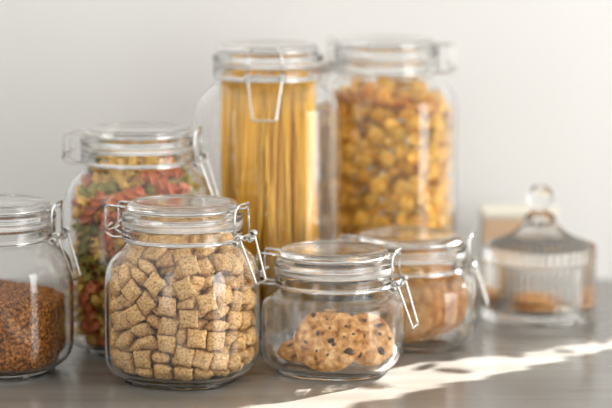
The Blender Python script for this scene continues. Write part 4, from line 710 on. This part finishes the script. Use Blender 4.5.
5411,-3846,19885,-454,109,883,-57,92,3308,19231,-219,-621,-580,-479,1561,-319,22200,105,-97,-319,-937,-2444,2829,1742,574,-182,144,-785,
4266,-2674,7499,850,29,504,149,-4639,-49,13016,601,726,265,202,5301,-1722,17525,-672,-592,-398,-201,-1657,1771,20265,824,-296,74,-477,
-3873,-3606,20958,967,-136,183,116,-4151,-5662,2307,373,-36,609,699,5090,-4427,6879,44,733,117,-669,5485,-773,2832,321,468,645,512,
4172,4212,10550,473,-850,136,-188,4323,2916,14243,-931,73,68,-350,2539,4585,18700,-536,235,487,-648,-5618,-269,9961,599,158,-758,-206,
5739,-1849,11444,224,-692,-260,635,5243,-4217,5483,829,-101,-488,253,443,4651,3446,270,-54,-587,762,-5078,-1289,10981,674,16,-331,-660,
-3571,3991,18197,-339,240,877,-243,-3771,578,2315,153,-596,-692,379,-4797,-2371,2778,692,234,45,681,1271,4652,5830,284,80,661,-690,
-4651,443,9846,-348,377,-453,729,3866,4059,13348,379,-484,-554,561,-718,4357,13543,-490,-306,-273,769,5489,-3711,14766,328,183,-606,-702,
-4775,-4111,17693,-7,768,547,-332,-3794,4326,19031,-461,286,-472,-694,4824,1087,19928,-304,-188,585,-728,126,4412,10236,-151,-360,-535,749,
4751,-854,14267,-841,-362,270,-297,-827,4666,17270,-547,470,-536,-438,-4343,-4426,1175,956,-154,224,-112,-4712,-2970,5312,356,-391,-766,365,
-4303,-2346,6281,452,830,316,90,5074,1642,8716,903,209,-228,300,-4642,-626,14282,-19,-996,81,-44,3459,4098,14889,-441,294,-840,-118,
4055,-4285,16510,-104,546,-76,-828,5375,-440,16397,298,-943,70,-131,-4357,-718,19943,890,23,409,-198,-3084,-5042,7141,175,226,-554,782,
-4751,854,1467,297,-270,-362,-841,4184,-3425,5776,269,-876,43,-398,5244,49,14246,322,-751,543,-194,-4460,-4272,16129,643,-525,556,-43,
4361,-1738,16936,150,-668,558,-469,568,4744,16850,548,633,155,-523,3150,3326,19972,-395,813,-427,-31,-859,-6070,21286,-15,185,-566,-803,
-2436,-5418,20625,323,942,-83,-35,5187,-2539,1581,382,-438,-52,812,4996,-3214,8391,-246,408,-811,340,4816,-4959,9600,827,-336,-347,-287,
-5166,-2806,9914,-269,643,153,700,4886,-1464,8568,-24,864,280,418,-4106,1994,12979,412,-450,-766,205,-2638,-5369,20162,355,277,-205,-869,
5140,-3298,18321,-646,338,256,-635,-3909,-2914,866,138,46,40,989,-3818,-5252,3677,694,-451,382,412,5776,906,7112,605,214,-766,-21,
4883,-1837,15229,-30,-442,859,-255,4137,-2556,16426,314,-289,861,-276,4769,-4660,2524,181,849,171,466,5641,1642,3917,623,-293,-149,710,
-5313,-1346,5910,834,-316,182,-414,-2465,4572,5955,523,388,-649,-394,4923,-4936,12465,673,-577,-461,-44,-4027,-5014,15486,-531,-36,674,-512,
3318,-5785,18100,377,287,591,-652,-3953,871,2863,957,-44,169,231,-4442,2801,5275,113,450,29,885,-4493,-4517,8581,639,108,-738,189,
-3786,86,8601,285,-381,-869,132,-2731,-5106,13423,680,31,669,-297,4280,-5371,14938,-407,569,-326,-636,-4703,-3090,15810,-693,-131,552,-445,
5222,-3221,17142,776,-228,-475,-347,5313,1346,18710,-414,182,316,-834,-773,-5485,22032,589,787,125,135,-529,2192,20825,238,41,-116,-964,
-4507,-3867,2306,191,787,-499,-308,-3940,-451,2143,225,637,-737,-31,5851,388,3423,163,-568,-389,706,5074,56,3579,604,147,754,212,
-5301,-1603,6994,208,-483,-765,372,2243,3721,6472,761,391,196,-479,-3516,-1321,7118,612,28,-611,-502,-3711,-5489,8366,264,299,558,728,
5238,-1511,8108,484,390,764,175,-3555,-5901,11800,389,61,636,664,5398,-3853,11892,475,-624,41,619,4402,-5723,16165,-706,661,218,-129,
4507,3867,15106,-308,-499,-787,-191,5351,781,16571,410,-768,422,-253,4242,-2978,18750,839,89,-537,-14,3090,-4703,22210,-176,-483,297,-805,
-2016,-3380,20675,21,229,-321,-919,-2736,-5306,1393,296,949,-94,-47,-3250,-1810,1158,24,-200,-964,171,1410,2835,1713,153,-236,-338,898,
-3714,-1351,1513,128,1,42,991,-3602,1929,1496,752,34,265,-603,4469,-3018,2152,517,45,820,242,-4055,4285,3710,828,76,546,-104,
-4285,-4055,10110,659,-333,440,511,4742,-3075,12013,652,-313,411,555,-3721,2243,12872,877,138,415,199,4831,830,13941,956,35,289,-37,
4517,-4493,14981,-318,-598,445,-585,4615,-5137,16808,116,337,-517,-778,4887,-5352,19181,251,308,-640,-658,2926,-2557,20852,932,43,-359,-32,
2962,-4065,21308,914,-99,-139,368]
def flake(seed):
    NR, NA = 6, 18; V = []; F = []
    for s in (1, -1):
        for i in range(NR + 1):
            for k in range(NA):
                a = 2 * PI * k / NA; rr = i / NR
                ed = 1 + .24 * noise.noise(Vector((math.cos(a) * 1.6 + seed * 5, math.sin(a) * 1.6, seed)))
                x, y = .0125 * rr * ed * math.cos(a), .0105 * rr * ed * math.sin(a)
                z = .0045 * (x / .0125) ** 2 + .0030 * noise.noise(Vector((x * 180 + seed * 9, y * 180, seed))) + .0008 * noise.noise(Vector((x * 420, y * 420, seed * 3)))
                V.append((x, y, z + s * .00055 * (1 - .6 * rr ** 4)))
    off = (NR + 1) * NA
    for b, fl in ((0, 0), (off, 1)):
        for i in range(NR):
            for k in range(NA):
                k2 = (k + 1) % NA; F.append((b + i * NA + k, b + (i + 1) * NA + k, b + (i + 1) * NA + k2, b + i * NA + k2))
    for k in range(NA):
        k2 = (k + 1) % NA; F.append((NR * NA + k, off + NR * NA + k, off + NR * NA + k2, NR * NA + k2))
    return mesh('corn_flake', V, F)
flk = [flake(s + .5) for s in range(5)]
for me in flk: me.materials.append(M_flake)
def rest_as_one(data, jar_loc, rz, meshes, sc_):
    """The flakes behind the nearest ones, one mesh."""
    J = Matrix.Translation(jar_loc) @ Matrix.Rotation(rz, 4, 'Z'); V, F = [], []
    for i, (p, q) in enumerate(data):
        me = meshes[i % len(meshes)]; M = J @ Matrix.Translation(p) @ q.to_matrix().to_4x4() @ Matrix.Scale(sc_, 4); b = len(V)
        V += [tuple(M @ v.co) for v in me.vertices]; F += [tuple(b + k for k in f.vertices) for f in me.polygons]
    return mesh('corn_flakes', V, F)
tag(obj('corn_flakes', rest_as_one(decode(FLK)[295:], jar_flakes.location, R(165), flk, .745), M_flake), 'corn flakes deeper inside the tall jar, behind those at the glass', 'corn flakes', kind='stuff')
pour(decode(FLK)[:295], jar_flakes.location, R(165), flk, .745, 'corn_flake', lambda m: 'golden corn flake inside the tall jar by the wall', 'corn flake', 'corn flakes in the tall jar', lambda i: (i % 5, 0))

# ------------------------------------------------------------------ spaghetti
random.seed(3)
def strand(p0, p1):
    o = bpy.data.objects.new('spaghetti_strand', strand_me); C.objects.link(o)
    d = Vector(p1) - Vector(p0)
    o.matrix_world = Matrix.Translation(p0) @ d.to_track_quat('Z', 'X').to_matrix().to_4x4() @ Matrix.Diagonal((1, 1, d.length / .25, 1))
    tag(o, 'dry spaghetti strand standing in the tall clasp-front jar', 'spaghetti', 'spaghetti in the tall jar')
strand_me = tube([[(0, 0, z) for z in (0, .125, .25)]], .00145, 8); strand_me.materials.append(M_spag)
jx, jy = jar_spaghetti.location.x, jar_spaghetti.location.y
def pol(r, a, z): return (jx + r * math.cos(a), jy + r * math.sin(a), z)
for r0, r1, n, tw in ((.0470, .0452, 84, .10), (.0425, .0408, 70, -.14), (.0375, .0365, 52, .12)):
    for k in range(n):
        a = 2 * PI * k / n
        if random.random() < (.22 if n == 84 else .08): continue
        strand(pol(r0, a, .0080), pol(r1, a + tw, .249 + random.uniform(-.008, .005)))
for a, da, r0 in ((-1.9, .42, .0530), (-1.25, -.50, .0545), (-1.62, .28, .0515), (-1.0, .30, .0530), (-2.3, .34, .0535), (-.65, -.35, .0540), (-1.45, -.22, .0560), (-2.05, -.30, .0555), (-.30, -.25, .0560), (-2.7, .22, .0550), (-1.10, -.15, .0570), (-1.78, .12, .0575), (-.85, .14, .0565)):
    strand(pol(r0, a, .0085), pol(.0463, a + da, .240))

# ------------------------------------------------------------------ brown grains
def grain_pile():
    """Fill of small seeds up to a sloping top, seeds packed against the glass and over the top."""
    random.seed(8)
    V, F = [], []
    A = .0592
    def lim(z):
        if z < .024: t = max(0, (z - .0062) / .0178); return .0495 + (A - .0495) * math.sin(t * PI / 2) ** .7
        return A
    def top(x, y):
        c, s = math.cos(R(-10)), math.sin(R(-10))
        wx = c * x - s * y
        return .0730 - .12 * wx + .002 * noise.noise(Vector((x * 40, y * 40, 0)))
    # core solid
    N = 72; zs = [.0064, .010, .016, .024, .040, .058]
    rows = []
    for z in zs:
        rows.append([]); 
        for k in range(N):
            x, y = sup(lim(z) - .0020, 2.75, 2 * PI * k / N); rows[-1].append(len(V)); V.append((x, y, z))
    for f_ in (1, .75, .5, .25):
        rows.append([])
        for k in range(N):
            x, y = sup((A - .0020) * f_, 2.75, 2 * PI * k / N); rows[-1].append(len(V)); V.append((x, y, top(x, y) - .001))
    for a_, b_ in zip(rows, rows[1:]):
        for k in range(N): k2 = (k + 1) % N; F.append((a_[k], a_[k2], b_[k2], b_[k]))
    F.append(tuple(rows[0])); F.append(tuple(rows[-1]))
    core_faces = len(F)
    ico = [(1, 0, 0), (.5, .8, 0), (.5, -.4, .7), (.5, -.4, -.7), (-.5, .8, 0), (-.5, -.4, .7), (-.5, -.4, -.7), (-1, 0, 0)]
    fc = [(0, 1, 2), (0, 2, 3), (0, 3, 1), (7, 5, 4), (7, 6, 5), (7, 4, 6), (1, 4, 5, 2), (2, 5, 6, 3), (3, 6, 4, 1)]
    def seed(p, nrm, flat=.75):
        t = Vector([random.gauss(0, 1) for _ in range(3)]); t = (t - nrm * t.dot(nrm) * flat).normalized()
        u = nrm.cross(t).normalized() if abs(nrm.dot(t)) < .99 else t.orthogonal(); w = t.cross(u)
        l, q = random.uniform(.0018, .0027), random.uniform(.0009, .00125); b = len(V)
        for a, c, d in ico: V.append(tuple(p + t * a * l + u * c * q + w * d * q))
        for f_ in fc: F.append(tuple(b + i for i in f_))
    for _ in range(9000):
        ph = random.random() * 2 * PI; z = random.uniform(.0075, .088)
        x, y = sup(lim(z) - .0021, 2.75, ph)
        if z > top(x, y): continue
        n = Vector((x / abs(A) , y / abs(A), 0)); n = Vector((abs(n.x) ** 2.1 * (1 if x > 0 else -1), abs(n.y) ** 2.1 * (1 if y > 0 else -1), 0)).normalized()
        if z < .02: n = (n * .8 + Vector((0, 0, -.5))).normalized()
        seed(Vector((x, y, z)), n)
    for _ in range(3800):
        ph = random.random() * 2 * PI; f_ = math.sqrt(random.random())
        x, y = sup((A - .0032) * f_, 2.75, ph); seed(Vector((x, y, top(x, y) - .0002)), Vector((0, 0, 1)), .4)
    return mesh('brown_grains', V, F)
g_ = obj('brown_grains', grain_pile(), M_seed)
g_.location = jar_grain.location; g_.rotation_euler = (0, 0, R(-10))
tag(g_, 'heap of small brown grains in the jar at the left edge', 'grains', kind='stuff')

# ------------------------------------------------------------------ cookies
def cookie_mesh(seed, r=.033, th=.011, m=None):
    NA, NR = 64, 14; V = []; F = []
    for s in (1, -1):
        for i in range(NR + 1):
            for k in range(NA):
                a = 2 * PI * k / NA; q = i / NR
                ed = 1 + .05 * noise.noise(Vector((math.cos(a) * 1.5 + seed * 4, math.sin(a) * 1.5, seed))) + .02 * noise.noise(Vector((math.cos(a) * 6 + seed, math.sin(a) * 6, seed)))
                x, y = r * q * ed * math.cos(a), r * q * ed * math.sin(a)
                prof = (1 - q ** 3.2) ** .5
                b = noise.noise(Vector((x * 90 + seed * 3, y * 90, seed))) * .0014 + noise.noise(Vector((x * 240, y * 240, seed * 2))) * .0011
                z = s * th * .5 * prof * (1 if s > 0 else .8) + (b if s > 0 else b * .4) * prof
                V.append((x, y, z))
    off = (NR + 1) * NA
    for b in (0, off):
        for i in range(NR):
            for k in range(NA):
                k2 = (k + 1) % NA; F.append((b + i * NA + k, b + (i + 1) * NA + k, b + (i + 1) * NA + k2, b + i * NA + k2))
    for k in range(NA):
        k2 = (k + 1) % NA; F.append((NR * NA + k, off + NR * NA + k, off + NR * NA + k2, NR * NA + k2))
    me = mesh('cookie', V, F)
    return me
def chip_mesh(seed, s):
    bm = bmesh.new(); bmesh.ops.create_icosphere(bm, subdivisions=2, radius=1)
    for v in bm.verts:
        k = 1 + .35 * noise.noise(v.co * 1.3 + Vector((seed * 3.1, seed, 0)))
        v.co = Vector((v.co.x * s * 1.15 * k, v.co.y * s * .8 * k, v.co.z * s * .42 * k))
    for f_ in bm.faces: f_.smooth = True
    me = bpy.data.meshes.new('chocolate_chip'); bm.to_mesh(me); bm.free(); me.materials.append(M_choc)
    return me
def cookie(label, loc, normal, spin, seed, r=.033, th=.011, chips=(), m=None, group=None):
    o = obj('cookie', cookie_mesh(seed, r, th), m or M_cookie)
    q = Vector(normal).normalized().to_track_quat('Z', 'Y')
    o.matrix_world = Matrix.Translation(loc) @ q.to_matrix().to_4x4() @ Matrix.Rotation(spin, 4, 'Z')
    tag(o, label, 'cookie', group)
    for k, (cx, cy, s) in enumerate(chips):
        rr = math.hypot(cx, cy)
        s *= 1.2
        c = obj('chocolate_chip', chip_mesh(seed * 10 + k, s), M_choc, o)
        c.location = (cx * r, cy * r, th * .5 * (1 - rr ** 3.2) ** .5 - s * .08)
        c.rotation_euler = (-cy * .35, cx * .35, k * 1.7)
    return o
CH1 = [(.62, -.42, .0036), (-.28, .12, .0020), (.10, -.10, .0026), (-.42, .72, .0028), (.18, -.22, .0016), (-.05, .55, .0017), (.50, .35, .0015), (-.62, -.15, .0015), (.02, -.55, .0014), (.45, .02, .0016), (-.30, -.42, .0014), (.74, .12, .0015), (.05, .28, .0014)]
CH2 = [(.55, .35, .0026), (.30, -.55, .0034), (.72, -.20, .0018), (.10, .62, .0022), (-.2, .1, .0025), (.45, .05, .0015), (-.5, -.5, .0024)]
CH3 = [(-.4, .3, .0026), (.3, .45, .0022), (0, -.3, .0030), (.55, -.2, .0020)]
jc = jar_cookie.location
cookie('large chocolate chip cookie leaning at the front of the low jar', (jc.x - .0055, jc.y - .0300, .0335), (-.06, -.82, .57), 0, 1, .0312, .0130, CH1)
cookie('chocolate chip cookie half hidden behind the large front one', (jc.x + .0305, jc.y - .0080, .0295), (.20, -.84, .46), .2, 2, .0255, .0110, CH2)
cookie('dark cookie lying at the back left of the low jar', (jc.x - .0255, jc.y + .0120, .0165), (-.10, -.22, .96), 1.0, 3, .0275, .0115, CH3)

jb = jar_biscuit.location
nv = Vector((-.60, -.77, .20))
for k in range(5):
    px, py = jb.x - .004 + .0088 * k, jb.y - .0310 + .0100 * k
    cookie(('pale round cookie at the front of the standing row, its face in view', 'second cookie from the front in the standing row', 'middle cookie of the five in the standing row', 'fourth cookie from the front in the standing row', 'rearmost and rightmost cookie of the standing row')[k],
           (px, py, .0392 + .0003 * k), nv, k * .9, 6 + k, .0320, .0100, [(.3, .2, .0020), (-.35, -.25, .0018), (.1, -.5, .0016)], M_cookie_pale, 'cookies standing in the low jar')

for q in (jar_cookie, jar_biscuit):
    for ch in q.children:
        if ch.name.startswith('body'): ch.cycles.is_caustics_caster = True
bpy.data.objects['worktop'].cycles.is_caustics_receiver = True
# ------------------------------------------------------------------ ribbed canister
cx, cy = .2374, 2.413
can = thing('glass_canister', 'ribbed glass canister with a bell-shaped knobbed lid, right end', 'canister', (cx, cy, 0))
NR_ = 48
def ribs(amp, n_out):
    return lambda i, ph, z: (1 + amp * math.cos(NR_ * ph)) if i in n_out else 1.0
co = [(0, 2, .0030), (.040, 2, .0026), (.0500, 2, 0, 1), (.0545, 2, 0, 1), (.0560, 2, .0030), (.0560, 2, .0110), (.0545, 2, .0130, 1), (.0550, 2, .0150), (.0550, 2, .0560), (.0552, 2, .0600, 1)]
ci = [(.0528, 2, .0600, 1), (.0526, 2, .0580), (.0526, 2, .0150), (.0508, 2, .0110), (.045, 2, .0095), (0, 2, .0095)]
po, pi_ = smooth_profile(co, 3), smooth_profile(ci, 3)
n0 = next(i for i, p in enumerate(po) if p[0] > .0550)
obj('body', loft('body', po + pi_, 416, ribs(.045, set(range(n0, len(po) - 1)))), M_canister, can)
do = [(.0510, 2, .0606, 1), (.0550, 2, .0606, 1), (.0556, 2, .0630), (.0556, 2, .0730), (.0540, 2, .0765, 1), (.0460, 2, .0795), (.0350, 2, .0835), (.0255, 2, .0890), (.0190, 2, .0955), (.0160, 2, .1010), (.0145, 2, .1060), (.0120, 2, .1085), (.0085, 2, .1105), (.0085, 2, .1125), (.0120, 2, .1160), (.0138, 2, .1225), (.0128, 2, .1290), (.0085, 2, .1345), (.0040, 2, .1368), (0, 2, .1372)]
di = [(0, 2, .1000), (.0080, 2, .0985), (.0128, 2, .0955), (.0160, 2, .0930), (.0225, 2, .0868), (.0330, 2, .0808), (.0440, 2, .0765), (.0505, 2, .0730), (.0515, 2, .0660), (.0510, 2, .0606, 1)]
po, pi_ = smooth_profile(do, 3), smooth_profile(di, 3)
n1 = next(i for i, p in enumerate(po) if p[2] > .094)
obj('lid', loft('lid', po + pi_, 416, ribs(.040, set(range(4, n1)))), M_canister, can)
cookie('flat brown cookie at the bottom of the ribbed canister', (cx - .004, cy, .0135), (0, 0, 1), .5, 21, .0370, .0075, (), M_cookie)
cookie('upper brown cookie lying in the ribbed canister', (cx - .006, cy - .002, .0208), (.02, -.03, 1), 1.5, 22, .0320, .0070, (), M_cookie)

# ------------------------------------------------------------------ tan box behind the canister
bt = thing('storage_box', 'cream lidded box with tan front panel behind the ribbed canister', 'box', (.2290, 2.560, 0))
obj('body', box_bm(-.0400, .0400, -.0280, .0280, 0, .0868, .002), M_boxcream, bt)
o_ = obj('front_panel', box_bm(-.0402, .0030, -.0300, -.0282, .002, .0850, .0004), M_tan, bt); o_['label'] = 'tan front panel'
obj('lid', box_bm(-.0415, .0415, -.0310, .0300, .0870, .0935, .002), M_cream, bt)
